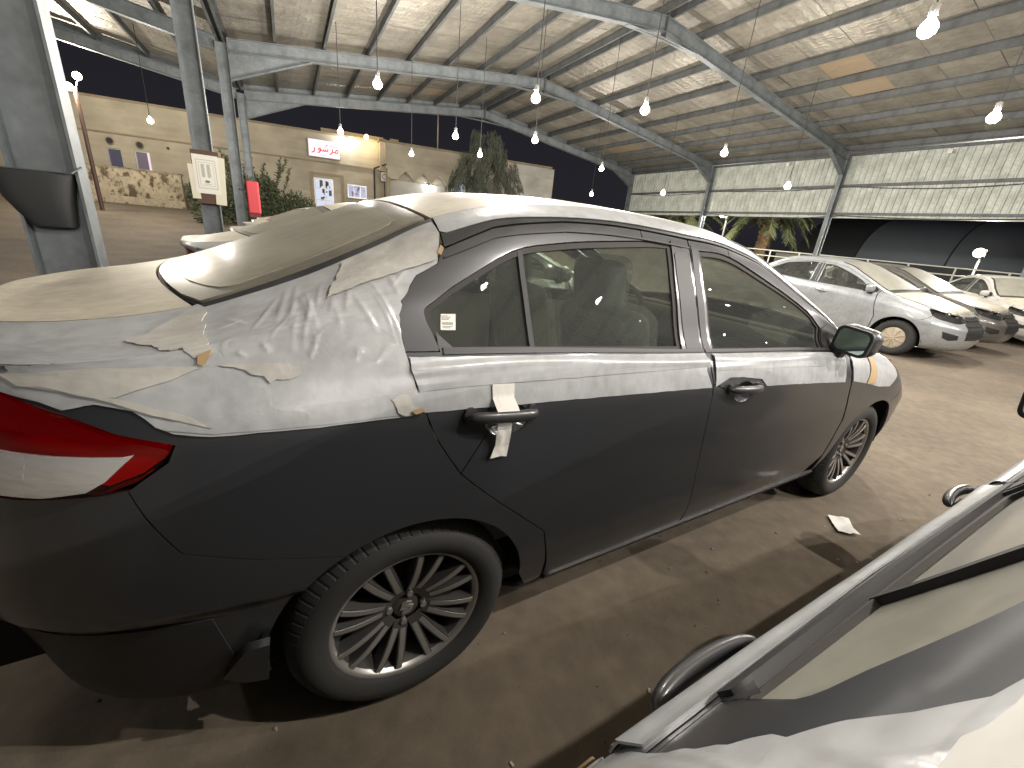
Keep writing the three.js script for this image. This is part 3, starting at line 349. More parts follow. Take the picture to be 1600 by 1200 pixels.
// ---------- the sedan; plain = film and tape as on the parked row ----------
function buildSedan(root, o) {
  const xs = o.xs || 1, film = o.film !== false, wr = o.wheelR || .31, wx = 1.325 * xs;
  const F = (s, t) => { const p = S(s, t); return [p[0] * xs, p[1], p[2]]; }, FT = (s, w) => { const p = T(s, w); return [p[0] * xs, p[1], p[2]]; };
  const st = (x, y) => ST([x / xs, y]);
  const arch = (cx, a0, a1, r = .348, n = 30) => Array.from({ length: n + 1 }, (_, i) => { const a = (a0 + (a1 - a0) * i / n) * Math.PI / 180; return st(cx + r * Math.cos(a), wr + r * Math.sin(a)); });
  const paint = o.paint || M.paint, frame = o.frame || M.frame;
  const both = (name, geos, mat, parents) => { const g = Array.isArray(geos) ? join(geos) : geos; const P = Array.isArray(parents) ? parents : [parents, parents]; return [mesh(name, g, mat, P[0]), mesh(name, mirrorZ(g), mat, P[1])]; };
  const P = (poly, op = {}) => panel(poly, F, { gap: .0014, ...op }), PT = (poly, op = {}) => panel(poly, FT, { da: .05, db: .08, flip: true, gap: .002, ...op });
  // -- doors
  const wob = (a, k, f) => (s, t) => a * (vnoise(s * f, t * f, 0, k) - .5);
  const bowl = (c, rx, ry) => { const q = Array.from({ length: 20 }, (_, i) => [c[0] + rx * Math.cos(i / 20 * 2 * Math.PI), c[1] + ry * Math.sin(i / 20 * 2 * Math.PI)]); return { q, geo: panel(q, F, { da: .02, db: .02, flange: 0, off: (s, t) => -.028 * Math.max(0, 1 - ((s - c[0]) / rx) ** 2 - ((t - c[1]) / ry) ** 2) }) }; };
  const rb = bowl([-1.095, .756], .062, .036), fb = bowl([-.055, .752], .062, .036);
  const rWin = TR.rearWin, fWin = TR.frontWin;
  const rearLow = withHole([...TR.gapR.slice(0, 6), [-.872, .20], [-.862, .115], [-.16, .105], ...TR.gapB.slice(1).reverse()], rb.q);
  const rearTop = withHole([...TR.arc.slice().reverse(), ...TR.frameTop, ...TR.gapB.slice(0, 2)], smoothC(rWin, 4));
  const frontLow = withHole([TR.gapB[1], TR.gapB[2], TR.gapB[3], TR.gapB[4], [-.152, .105], [.80, .115], [.915, .25], [.94, .47], [.875, .76], [.85, .893]].reverse(), fb.q);
  const frontTop = withHole([TR.gapB[1], TR.gapB[0], [-.288, 1.281], [-.05, 1.285], [.15, 1.285], [.35, 1.275], [.60, 1.262], [.78, 1.235], [.87, 1.05], [.85, .893]], smoothC(fWin, 4));
  const rd = both('rear_door', [P(rearLow), P(rearTop.map(p => p), { flange: .02 }), rb.geo], paint, root), fd = both('front_door', [P(frontLow), P(frontTop, { flange: .02 }), fb.geo], paint, root);
  const glassIn = -.013;
  const rs = smoothC(rWin, 4), fs = smoothC(fWin, 4);
  const wg = both('window_glass', panel(rs, fair(F, rs), { da: .05, db: .05, off: glassIn, flange: 0 }), M.glass, rd); const wg2 = both('window_glass', panel(fs, fair(F, fs), { da: .05, db: .05, off: glassIn, flange: 0 }), M.glass, fd);
  wg[1].material = wg2[1].material = o.dustyGlass || M.glass; both('window_seal', panel(ring(rs, .016), F, { off: -.006, flange: .008 }), M.rubber, rd); both('window_seal', panel(ring(fs, .016), F, { off: -.006, flange: .008 }), M.rubber, fd);
  both('divider_bar', P([[-1.008, .905], [-.990, .905], [-.980, 1.214], [-.998, 1.212]], { off: -.005, flange: .012 }), M.black, rd);
  both('belt_strip', P([[-1.25, .893], [-.282, .889], [-.282, .903], [-1.25, .909]], { off: .004, gap: 0 }), M.satin, rd); both('belt_strip', P([[-.275, .889], [.80, .888], [.80, .902], [-.275, .903]], { off: .004, gap: 0 }), M.satin, fd);
  both('pillar_trim', P([[-.372, .905], [-.378, 1.225], [-.305, 1.262], [-.291, 1.12], [-.286, .905]], { off: .002 }), M.satin, rd); both('pillar_trim', P([[-.276, .905], [-.284, 1.12], [-.284, 1.262], [-.252, 1.25], [-.240, .905]], { off: .002 }), M.satin, fd);
  both('frame_moulding', P([...TR.frameTop.map(p => [p[0], p[1] - .028]).slice(1), ...TR.frameTop.slice(1).map(p => [p[0], p[1] - .034]).reverse()], { off: .004, gap: 0, flange: .004 }), M.satin, rd);
  both('sail_trim', P([[.632, .905], [.622, 1.085], [.70, 1.20], [.80, 1.22], [.845, 1.04], [.835, .905]], { off: .003 }), M.plastic, fd);
  // handles
  const handle = (s0, s1, t0, dt) => { const pos = [], nn = 22, m = 14, idx = []; for (let i = 0; i <= nn; i++) { const u = i / nn, s = s0 + (s1 - s0) * u, t = t0 + dt * u, e = Math.pow(Math.max(0, 1 - Math.pow(Math.abs(2 * u - 1), 6)), .5) * .98 + .02, p = F(s, t), q = F(s + .01, t), r = F(s, t + .01), n = new THREE.Vector3().crossVectors(new THREE.Vector3(q[0] - p[0], q[1] - p[1], q[2] - p[2]), new THREE.Vector3(r[0] - p[0], r[1] - p[1], r[2] - p[2])).normalize(), up = new THREE.Vector3(r[0] - p[0], r[1] - p[1], r[2] - p[2]).normalize(), out = .011 + .020 * Math.pow(Math.sin(Math.PI * Math.min(1, Math.max(0, u))), .45); for (let k = 0; k < m; k++) { const a = k / m * 2 * Math.PI, h = .0150 * e * Math.cos(a), d = .0115 * e * Math.sin(a) + out; pos.push(p[0] + up.x * h + n.x * d, p[1] + up.y * h + n.y * d, p[2] + up.z * h + n.z * d); } } for (let i = 0; i < nn; i++) for (let k = 0; k < m; k++) { const a = i * m + k, b = i * m + (k + 1) % m; idx.push(a, a + m, b, b, a + m, b + m); } const g = new THREE.BufferGeometry(); g.setAttribute('position', new THREE.Float32BufferAttribute(pos, 3)); g.setIndex(idx); g.computeVertexNormals(); return g; };
  const footing = (s, t) => panel(Array.from({ length: 14 }, (_, i) => [s + .020 * Math.cos(i / 7 * Math.PI), t + .017 * Math.sin(i / 7 * Math.PI)]), F, { da: .02, db: .02, off: .012, flange: .012 });
  const hm = o.handle || M.frame;
  both('door_handle', [handle(-1.215, -1.005, .772, -.004), footing(-1.195, .772), footing(-1.02, .768)], hm, rd); both('door_handle', [handle(-.175, .035, .768, -.003), footing(-.155, .768), footing(.02, .765)], hm, fd);
  // -- rear wing, wings, sills
  const rearArch = arch(-wx, 4, 118), rearArch2 = arch(-wx, 118, 196);
  const lampTop = TR.lampTop, tip = TR.lampTop[0];
  both('rear_wing', P([[-1.70, 1.398], [-1.45, 1.398], [-1.2, 1.398], ...TR.quarterTop.slice(1), ...TR.gapR.slice(1), [-.88, .21], [-.87, .115], [-.93, .10], ...rearArch, [-1.638, .531], [-1.739, .578], [-1.782, .661], [-1.803, .707], [-1.787, .720], [-1.753, .744], ...lampTop, [-2.06, .878], [-2.05, 1.05], ...[[-1.956, 1.05], [-1.893, 1.165], [-1.797, 1.252]], [-1.74, 1.32]]), paint, root);
  const frontArch = arch(wx, 176, 66), frontArch2 = arch(wx, 66, -14);
  both('front_wing', P([[.862, .893], [.885, 1.05], [.80, 1.26], [.95, 1.33], [1.02, 1.398], [1.66, 1.398], [1.70, 1.05], [1.66, .90], [1.72, .78], ...frontArch.slice().reverse(), [.955, .12], [.93, .12], [.925, .25], [.952, .47], [.886, .76]].reverse()), paint, root);
  both('sill', P([[-.985, .02], [.985, .02], [.985, .095], [-.95, .095]]), paint, root);
  both('sill_moulding', P([[-.86, .100], [.93, .105], [.93, .135], [-.86, .130]], { off: .010, flange: .012 }), M.satin, root);
  both('roof_rail', P([[-1.2, 1.30], [-1.202, 1.246], [-1.055, 1.288], [-.827, 1.300], [-.521, 1.293], [-.292, 1.287], [-.05, 1.290], [.15, 1.290], [.35, 1.280], [.60, 1.268], [.79, 1.24], [.93, 1.335], [1.0, 1.398], [.5, 1.398], [0, 1.398], [-.6, 1.398], [-1.196, 1.398]].reverse(), { gap: .0012 }), paint, root);
  // -- bumpers, lamps, lid, bonnet
  const bumperR = [...rearArch2, [-1.60, .02], [-2.0, .02], [-2.6, .02], [-2.6, .60], [-2.32, .60], [-2.30, .70], [-2.1, .690], [-1.95, .692], [-1.84, .702], [-1.803, .707], [-1.782, .661], [-1.739, .578], [-1.638, .531]];
  const step = (t, a, b) => { const u = Math.max(0, Math.min(1, (t - a) / (b - a))); return u * u * (3 - 2 * u); };
  both('rear_bumper', P(bumperR, { db: .03, off: (s, t) => -.022 * (1 - step(t, .345 + .03 * step(s, -1.95, -1.65), .385 + .03 * step(s, -1.95, -1.65))) }), paint, root);
  both('bumper_insert', P([[-1.70, .05], [-2.6, .05], [-2.6, .33], [-2.1, .33], [-1.72, .36]], { off: -.018, flange: .004 }), M.plastic, root);
  const lampPoly = [TR.lampBot[0], TR.lampBot[1], TR.lampBot[2], ...lampTop, [-2.06, .868], [-2.20, .925], [-2.30, .925], [-2.31, .72], [-2.2, .692], [-1.95, .694], [-1.857, .706]];
  const lp = both('tail_lamp', [panel(lampPoly, F, { da: .02, db: .02, gap: .003, off: (s, t) => .005 + .006 * Math.sin(Math.max(0, Math.min(1, (t - .69) / .15)) * Math.PI), flange: .03 })], M.red, root);
  both('lamp_reflector', panel(lampPoly, F, { da: .03, db: .03, gap: .006, off: -.020, flange: 0 }), M.reflector, lp);
  const whiteP = [[-1.806, .757], [-1.792, .759], [-1.822, .728], [-1.845, .713], [-1.90, .7035], [-2.05, .701], [-2.22, .703], [-2.23, .745], [-2.0, .757]];
  both('lamp_lens', panel(whiteP, F, { da: .02, db: .015, off: (s, t) => .0145 + .003 * Math.sin((t - .70) / .055 * Math.PI), flange: .004 }), phy([.70, .70, .68], .22, .45, { clearcoat: 1, clearcoatRoughness: .04, bumpMap: tex(N, (u, v) => .5 + .5 * fbm(u * 3, v * 14, 42, 3, 63), .16), bumpScale: .0035 }), lp);
  const lidTop = PT([[-1.773, 0], ...Array.from({ length: 9 }, (_, i) => [-1.711 - .062 * (1 - (i / 8) ** 2), i / 8]).slice(1), [-2.0, 1], [-2.25, 1], [-2.45, 1], [-2.598, 1], [-2.598, -1], [-2.45, -1], [-2.0, -1], ...Array.from({ length: 8 }, (_, i) => [-1.711 - .062 * (1 - (1 - i / 8) ** 2), -1 + i / 8])], { gap: 0, flange: .01 });
  const lidSide = P([[-1.715, 1.398], [-1.745, 1.325], [-1.80, 1.258], [-1.893, 1.172], [-1.956, 1.058], [-2.05, 1.056], [-2.065, .885], [-2.20, .938], [-2.32, .938], [-2.33, .61], [-2.6, .61], [-2.6, 1.398], [-2.1, 1.398]], { db: .03, gap: .001 });
  const lid = mesh('boot_lid', lidTop, film ? M.filmDust : paint, root); both('lid_edge', lidSide, film ? M.filmCool : paint, lid);
  // dark gap strip and rear window
  mesh('rear_window_seal', PT([[-1.205, -1], [-1.205, 1], [-1.70, 1], ...Array.from({ length: 15 }, (_, i) => { const w = 1 - (i + 1) / 8; return [-1.709 - .062 * (1 - w * w), w]; }), [-1.70, -1]], { off: -.006, flange: .01, gap: 0 }), M.black, root);
  const glassOut = d => [[-1.212 - d, -.985 + d], [-1.196 - d, 0], [-1.212 - d, .985 - d], [-1.45, .985 - d], [-1.696 + d, .985 - d], ...Array.from({ length: 13 }, (_, i) => { const w = (1 - (i + 1) / 7) * (1 - d); return [-1.704 + d - .062 * (1 - w * w), w]; }), [-1.696 + d, -.985 + d], [-1.45, -.985 + d]];
  const rw = mesh('rear_window', PT(glassOut(.002), { off: .0015, flange: .006, gap: 0 }), M.frit, root);
  mesh('window_dust', PT(smoothC([[-1.262, -.80], [-1.246, 0], [-1.262, .80], [-1.275, .875], [-1.31, .905], [-1.45, .915], [-1.60, .925], [-1.655, .91], ...Array.from({ length: 11 }, (_, i) => { const w = .86 * (1 - (i + 1) / 6); return [-1.668 - .062 * (1 - w * w), w]; }), [-1.655, -.91], [-1.60, -.925], [-1.45, -.915], [-1.31, -.905], [-1.275, -.875]], 3, 80), { off: .003, flange: .002, gap: 0 }), M.rearGlass, rw);
  const roof = mesh('roof_panel', PT([[-1.200, -.998], [-1.185, 0], [-1.200, .998], [-.6, .998], [.05, .998], [.10, 0], [.05, -.998], [-.6, -.998]], { gap: 0 }), film ? M.filmDust : paint, root);
  mesh('headliner', PT([[-1.19, -.97], [-1.19, .97], [.04, .97], [.04, -.97]], { off: -.035, flange: 0 }), M.trim, root);
  mesh('windscreen', PT([[.06, -.985], [.112, 0], [.06, .985], [.5, .985], [.965, .985], [.985, 0], [.965, -.985], [.5, -.985]], { off: -.002 }), o.screen || M.screen, root);
  const sealF = both('screen_pillar', P([[.0, 1.398], [.06, 1.372], [.5, 1.372], [.93, 1.362], [1.0, 1.398]], { off: .003, gap: 0 }), M.rubber, root);
  mesh('cowl', PT([[.97, -.99], [.99, 0], [.97, .99], [1.06, .99], [1.09, 0], [1.06, -.99]], { off: -.012 }), M.plastic, root);
  mesh('bonnet', PT([[1.062, -.998], [1.092, 0], [1.062, .998], [1.6, .998], [2.0, .998], [2.3, .998], [2.499, .998], [2.499, -.998], [2.0, -.998], [1.6, -.998]], { gap: 0 }), film || o.dusty ? M.filmDust : paint, root);
  const hl = [[1.665, .905], [1.70, 1.03], [1.80, 1.07], [2.0, 1.04], [2.17, .98], [2.20, .80], [2.0, .745], [1.80, .755], [1.725, .79]];
  both('front_bumper', P([...frontArch2, [1.62, .02], [2.0, .02], [2.5, .02], [2.5, 1.398], [1.668, 1.398], [1.708, 1.06], [1.80, 1.078], [2.0, 1.048], [2.18, .985], [2.21, .79], [2.0, .735], [1.80, .745], [1.725, .78]], { db: .04 }), paint, root);
  const hlm = both('headlight', panel(hl, F, { da: .03, db: .03, gap: .003, off: .004, flange: .03 }), M.clear, root);
  both('headlight_bowl', panel(hl, F, { gap: .004, off: -.03, flange: .0 }), M.black, hlm);
  both('headlight_projector', [1.93, 2.07].map(s => { const p = F(s, .89); return new THREE.SphereGeometry(.042, 14, 10).translate(p[0] - .035, p[1], p[2] - .025); }), M.chrome, hlm);
  const gr = both('grille', P([[2.23, .98], [2.5, 1.0], [2.5, .28], [2.15, .30], [2.13, .50], [2.2, .80]], { off: .003 }), M.plastic, root);
  for (const t of [.36, .48, .60, .72, .84]) both('grille_bar', P([[2.17, t], [2.5, t], [2.5, t + .03], [2.17, t + .03]], { off: .012, gap: 0 }), t === .84 || o.chromeBars ? M.gun : M.plastic, gr);
  both('fog_lamp_recess', P([[1.83, .44], [2.02, .40], [2.03, .30], [1.92, .27], [1.85, .31]], { off: .003 }), M.black, root);
  // -- inside of the shell
  const floorB = [box(2.9 * xs, .03, 1.38, 0, .26, 0), box(.03, .55, 1.3, 1.02 * xs, .52, 0), box(.03, .72, 1.1, -1.40 * xs, .62, 0)];
  mesh('underbody', [...floorB, box(1.0 * xs, .30, 1.25, -1.72 * xs, .52, 0), box(.9 * xs, .3, .9, 1.45 * xs, .45, 0)], M.dark, root);
  for (const x of [-wx, wx]) both('wheel_arch', [x].map(x => new THREE.CylinderGeometry(.365, .365, .36, 30, 1, true, -Math.PI * .50, Math.PI * 1.0).rotateX(-Math.PI / 2).translate(x, wr, .64)), M.dark, root);
  both('mud_flap', P(TR.guard, { off: .010, flange: .02, gap: 0 }), M.plastic, root);
  mesh('parcel_shelf', [box(.42 * xs, .03, 1.10, -1.52 * xs, 1.005, 0, 0, 0, 0, .01)], M.trim, root);
  mesh('dashboard', [box(.42 * xs, .24, 1.36, .78 * xs, .86, 0, 0, 0, -.12, .07), box(.30, .05, 1.3, .86 * xs, .965, 0, 0, 0, -.1, .02), box(.9, .35, .22, .35 * xs, .45, 0, 0, 0, 0, .05)], M.dash, root);
  mesh('steering_wheel', [new THREE.TorusGeometry(.175, .016, 10, 32), box(.32, .05, .03, 0, 0, 0, 0, 0, 0, .01), box(.1, .1, .04, 0, 0, -.005, 0, 0, 0, .02)].map(g => g.rotateY(Math.PI / 2).rotateZ(-.35).translate(.46 * xs, .90, -.36)), M.dash, root);
  both('door_trim', [panel([[-1.25, .30], [-1.25, .88], [-.3, .88], [-.3, .30]], F, { off: -.075, flange: .0 }), panel([[-.22, .30], [-.22, .88], [.8, .86], [.8, .30]], F, { off: -.075, flange: .0 })], M.trim, root);
  const seat = (x, z) => { const g = group('seat', root);
    const cu = box(.50, .16, .50, x + .02, .50, z, 0, 0, .10, .06), bk = box(.15, .62, .48, x - .29, .80, z, 0, 0, .24, .065), hd = box(.10, .19, .26, x - .395, 1.19, z, 0, 0, .14, .045), po = [rod([x - .365, 1.06, z - .06], [x - .385, 1.16, z - .06], .006), rod([x - .365, 1.06, z + .06], [x - .385, 1.16, z + .06], .006)];
    mesh('cushion', cu, M.seat, g); mesh('backrest', bk, M.seat, g); mesh('headrest', hd, M.seat, g); mesh('headrest_post', po, M.chrome, g);
    if (film) { const lump = (q, k) => { const p = q.getAttribute('position'); for (let i = 0; i < p.count; i++) { const a = vnoise(p.getX(i) * 14 + k, p.getY(i) * 14, 0, 3) - .5, b = vnoise(p.getZ(i) * 14 + k, p.getY(i) * 14, 0, 5) - .5; p.setXYZ(i, p.getX(i) + .03 * a, p.getY(i) + .02 * b, p.getZ(i) + .03 * b); } q.computeVertexNormals(); return q; };
      const sub = (w, h, d) => new RoundedBoxGeometry(w, h, d, 6, .07);
      mesh('plastic_cover', [lump(sub(.185, .68, .53).rotateZ(.24).translate(x - .29, .80, z), 1), lump(sub(.13, .23, .30).rotateZ(.14).translate(x - .395, 1.19, z), 2)], M.seatPlastic, g); } };
  seat(-.02 * xs, .36); seat(-.02 * xs, -.36);
  { const g = group('rear_seat', root); mesh('cushion', box(.52, .18, 1.26, -.98 * xs, .50, 0, 0, 0, .06, .06), M.seat, g); mesh('backrest', box(.16, .60, 1.26, -1.27 * xs, .78, 0, 0, 0, .22, .06), M.seat, g);
    for (const z of [-.36, .36]) mesh('headrest', box(.10, .15, .26, -1.36 * xs, 1.10, z, 0, 0, .12, .04), M.seat, g);
    if (film) mesh('plastic_cover', [new RoundedBoxGeometry(.20, .66, 1.30, 8, .08).rotateZ(.22).translate(-1.27 * xs, .78, 0), new RoundedBoxGeometry(.13, .19, .30, 4, .05).translate(-1.36 * xs, 1.10, .36), new RoundedBoxGeometry(.13, .19, .30, 4, .05).translate(-1.36 * xs, 1.10, -.36)].map((q, k) => { const p = q.getAttribute('position'); for (let i = 0; i < p.count; i++) { const a = vnoise(p.getZ(i) * 12, p.getY(i) * 12, 0, 3 + k) - .5; p.setX(i, p.getX(i) + .04 * a); } q.computeVertexNormals(); return q; }), M.seatPlastic, g); }
  // -- mirrors
  const mk = m => { const g = group('door_mirror', root); const hs = new RoundedBoxGeometry(.12, .140, .165, 5, .05); const p = hs.getAttribute('position'); for (let i = 0; i < p.count; i++) { const x = p.getX(i), z = p.getZ(i), k = x > 0 ? 1 - 2.2 * x : 1; p.setY(i, p.getY(i) * k * (z > 0 ? .95 : 1.0)); p.setZ(i, z * (x > 0 ? 1 - .9 * x : 1)); } hs.computeVertexNormals(); hs.rotateX(.10); hs.translate(.742 * xs, 1.030, .872);
    const rim = new THREE.Shape(); const rrp = (w, h, r) => { const s = new THREE.Shape(); s.moveTo(-w + r, -h); s.lineTo(w - r, -h); s.quadraticCurveTo(w, -h, w, -h + r); s.lineTo(w, h - r); s.quadraticCurveTo(w, h, w - r, h); s.lineTo(-w + r, h); s.quadraticCurveTo(-w, h, -w, h - r); s.lineTo(-w, -h + r); s.quadraticCurveTo(-w, -h, -w + r, -h); return s; };
    const gl = new THREE.ExtrudeGeometry(rrp(.064, .048, .028), { depth: .004, bevelEnabled: false }).rotateY(-Math.PI / 2 - .12).rotateX(.10).translate(.677 * xs, 1.030, .872), bz = new THREE.ExtrudeGeometry(rrp(.074, .058, .033), { depth: .012, bevelEnabled: true, bevelSize: .003, bevelThickness: .003 }).rotateY(-Math.PI / 2 - .12).rotateX(.10).translate(.690 * xs, 1.030, .872);
    const st2 = [box(.09, .05, .10, .735 * xs, .965, .79, .3, 0, 0, .02)]; const f = m ? mirrorZ : q => q;
    mesh('mirror_housing', f(join([hs])), o.mirror || M.frame, g); mesh('mirror_bezel', f(join([bz])), M.plastic, g); mesh('mirror_glass', f(join([gl])), mirrorGlass, g); mesh('mirror_stalk', f(join(st2)), M.plastic, g); };
  mk(false); mk(true);
  // -- wheels
  for (const x of [-wx, wx]) for (const m of [1, -1]) { const w = makeWheel(root, wr, o.rimR || .212, o.cover); w.position.set(x, wr, .7375 * m); if (m < 0) w.rotation.y = Math.PI; w.rotation.z = (x < 0 ? .35 : .9) * m; }
  if (film) addFilm(root, F, FT, both);
  return root;
}
// ---------- white protective film, tape and torn plastic ----------
function addFilm(root, F, FT, both) {
  const Q = (poly, off, op = {}) => panel(poly, F, { da: .016, db: .016, flange: .002, off, ...op });
  const sh = root.userData.filmExtra;
  // wrinkles: fine folds that run down and back across the pillar
  const fold = (s, t) => { const u = (s * .80 + t * .60), v = (t * .80 - s * .60), m = vnoise(s * 6, t * 6, 0, 77); return .0016 + .0042 * m * Math.pow(1 - Math.abs(2 * vnoise(u * 42 + 1.5 * vnoise(s * 9, t * 9, 0, 7), v * 5, 0, 71) - 1), 4) + .0018 * (vnoise(s * 16, t * 16, 0, 73)); };
  const crease = (s, t) => { let h = 0; for (const [a, b, c, d, A, w] of CREASES) { const ux = c - a, uy = d - b, L = ux * ux + uy * uy, k = ((s - a) * ux + (t - b) * uy) / L; if (k < -.1 || k > 1.1) continue; const q = Math.max(0, Math.min(1, k)), dx = s - a - ux * q, dy = t - b - uy * q - .004 * Math.sin(q * 7 + A * 3000), e = (dx * dx + dy * dy) / (w * w); if (e < 8) h += A * Math.exp(-e) * Math.sin(Math.PI * (.08 + .84 * q)); } return h; };
  const CREASES = TR.creases.map((l, i) => [...l, .0014 + .0009 * hash(i, 3), .0052 + .0022 * hash(i, 4)]);
  const wave = (k, a) => (s, t) => .0014 + a * vnoise(s * 3.2, t * 24 + s * 2, 0, k) + a * .5 * vnoise(s * 9, t * 14, 0, k + 1);
  both('body_film', Q(ragged(TR.filmQ, .0009, .04, 3), wave(81, .0012)), M.filmCool, root);
  both('body_film', Q(ragged([[-1.756, .792], [-1.742, .806], [-1.62, .818], [-1.45, .822], [-1.33, .826], [-1.316, .812], [-1.312, .794], [-1.345, .786], [-1.525, .781], [-1.69, .782]], .0006, .03, 4), (s, t) => .0040 + .0010 * vnoise(s * 6, t * 25, 0, 82)), M.filmCool, root);
  both('film_strip', Q([[-1.975, .858], [-1.88, .835], [-1.846, .842], [-1.80, .95], [-1.685, 1.366], [-1.70, 1.396], [-1.72, 1.385], [-1.80, 1.27], [-1.9, 1.18], [-1.96, 1.05], [-2.06, 1.05], [-2.066, .888]], wave(83, .0008), { da: .03, db: .03 }), M.filmCool, root);
  both('loose_film', Q(ragged(TR.sheet, .003, .02, 5), (s, t) => .0022 + .10 * fold(s, t) + crease(s, t), { da: .0042, db: .0042 }), M.filmLoose, root);
  both('film_flap', Q(ragged(TR.flap, .003, .012, 6), (s, t) => .005 + .004 * vnoise(s * 20, t * 20, 0, 8)), M.filmTape, root);
  both('film_patch', Q(ragged(TR.beige, .004, .02, 7), (s, t) => .0045 + .0030 * vnoise(s * 18, t * 18, 0, 9)), M.filmTape, root);
  both('film_patch', Q(ragged(TR.cpatch, .004, .015, 8), (s, t) => .0085 + .0025 * vnoise(s * 22, t * 22, 0, 10)), M.filmTape, root);
  both('film_patch', Q(ragged(TR.cstrip, .003, .03, 9), (s, t) => .0048 + .0016 * vnoise(s * 15, t * 25, 0, 11)), M.filmTape, root);
  both('film_patch', Q(ragged(TR.lowstrip, .002, .03, 10), (s, t) => .0062 + .001 * vnoise(s * 15, t * 25, 0, 12)), M.filmTape, root);
  both('film_patch', Q(ragged(TR.tape, .003, .012, 12), (s, t) => .0042 + .005 * vnoise(s * 30, t * 30, 0, 13)), M.filmTape, root);
  both('torn_edge', [Q(TR.brown, .010, { da: .006, db: .006 }), Q([[-1.338, .792], [-1.316, .797], [-1.310, .790], [-1.33, .786]], .011), Q([[-1.225, 1.225], [-1.212, 1.248], [-1.206, 1.235], [-1.218, 1.212]], .011)], M.tornBrown, root);
  both('rail_film', Q([[-1.196, 1.396], [-1.200, 1.312], [-1.185, 1.300], [-1.05, 1.318], [-.827, 1.318], [-.521, 1.311], [-.292, 1.305], [-.05, 1.308], [.15, 1.308], [.35, 1.300], [.60, 1.292], [.74, 1.285], [.90, 1.345], [.95, 1.371], [.5, 1.369], [.06, 1.369], [0, 1.396], [-.6, 1.396]], wave(85, .0008), { da: .04, db: .02 }), M.filmCool, root);
  const swell = (s, t) => .0016 + .0065 * Math.exp(-(((t - .862 - .006 * Math.sin(s * 5)) / .012) ** 2)) * (.3 + .7 * vnoise(s * 4, 0, 0, 91)) + .003 * Math.exp(-(((t - .845 + .010 * Math.sin(s * 4 + 1)) / .009) ** 2)) * vnoise(s * 6, 3, 0, 92) + .0006 * vnoise(s * 12, t * 30, 0, 93);
  both('door_film', Q(ragged(TR.filmRD, .0007, .03, 13), (s, t) => .0016 + .0010 * vnoise(s * 8, t * 30, 0, 94)), M.filmCool, root);
  both('door_film', Q(ragged(TR.layer, .0006, .03, 14), (s, t) => .0024 + swell(s, t), { da: .012, db: .006 }), M.filmCool, root);
  both('door_film', Q(ragged(TR.filmFD, .0007, .03, 15), (s, t) => .0016 + .0010 * vnoise(s * 8, t * 30, 0, 95)), M.filmCool, root);
  both('door_film', Q(ragged(TR.layerF, .0006, .03, 16), (s, t) => .0022 + .8 * swell(s + 2, t), { da: .012, db: .006 }), M.filmCool, root);
  both('wing_film', Q([[.870, .892], [.893, 1.05], [.96, 1.32], [1.03, 1.394], [1.64, 1.394], [1.68, 1.05], [1.64, .90], [1.55, .80], [1.40, .735], [1.24, .735], [1.10, .75], [.895, .765]], wave(87, .001), { da: .03, db: .03 }), M.filmCool, root);
  both('torn_edge', Q([[1.10, .885], [1.17, .893], [1.19, .82], [1.17, .752], [1.06, .752], [1.10, .81]], .006), M.tornBrown, root);
  both('film_flap', Q([[1.17, .893], [1.10, .89], [1.13, .93], [1.20, .93]], .012), M.filmTape, root);
}
// ---------- things on the shed's columns ----------
function column0(z) { return [xl(z), z]; }
{ // rubber bin hung on the big column
  const [x, z] = [xl(-2), -2.0], g = group('rubber_bin', null, 'dark grey rubber bin hung on the wide steel column behind the boot', 'bin');
  g.position.set(x - .055, 1.275, z); g.scale.set(.72, .52, .72); const m = std([.030, .031, .032], .62, 0, { bumpMap: grainT, bumpScale: .0006 });
  const n = 34, pos = [], idx = [], uv = []; const sec = (a, w, d) => { const c = Math.cos(a), s = Math.sin(a), p = .55; return [w * Math.sign(c) * Math.pow(Math.abs(c), p), d * Math.sign(s) * Math.pow(Math.abs(s), p)]; };
  const rows = [[.30, .235, .17], [.29, .245, .18], [.0, .20, .15], [-.27, .135, .115], [-.28, .10, .08], [.26, .225, .16]];
  rows.forEach(([y, w, d]) => { for (let i = 0; i < n; i++) { const [a, b] = sec(i / n * 2 * Math.PI, w, d); pos.push(a + (y < 0 ? .045 : 0), y, b + .02); uv.push(a, y); } });
  const ring = (p, q) => { for (let i = 0; i < n; i++) { const a = p * n + i, b = p * n + (i + 1) % n, c = q * n + i, d = q * n + (i + 1) % n; idx.push(a, c, b, b, c, d); } }; ring(0, 1); ring(1, 2); ring(2, 3); ring(3, 4); ring(5, 0);
  const gg = new THREE.BufferGeometry(); gg.setAttribute('position', new THREE.Float32BufferAttribute(pos, 3)); gg.setAttribute('uv', new THREE.Float32BufferAttribute(uv, 2)); gg.setIndex(idx); gg.computeVertexNormals(); mesh('tub', gg, m, g);
  mesh('rim_strap', [rod([-.24, .29, .20], [.25, .30, .19], .010, 8), rod([.25, .30, .19], [.30, .38, .10], .009, 8)], steelDark, g);
}
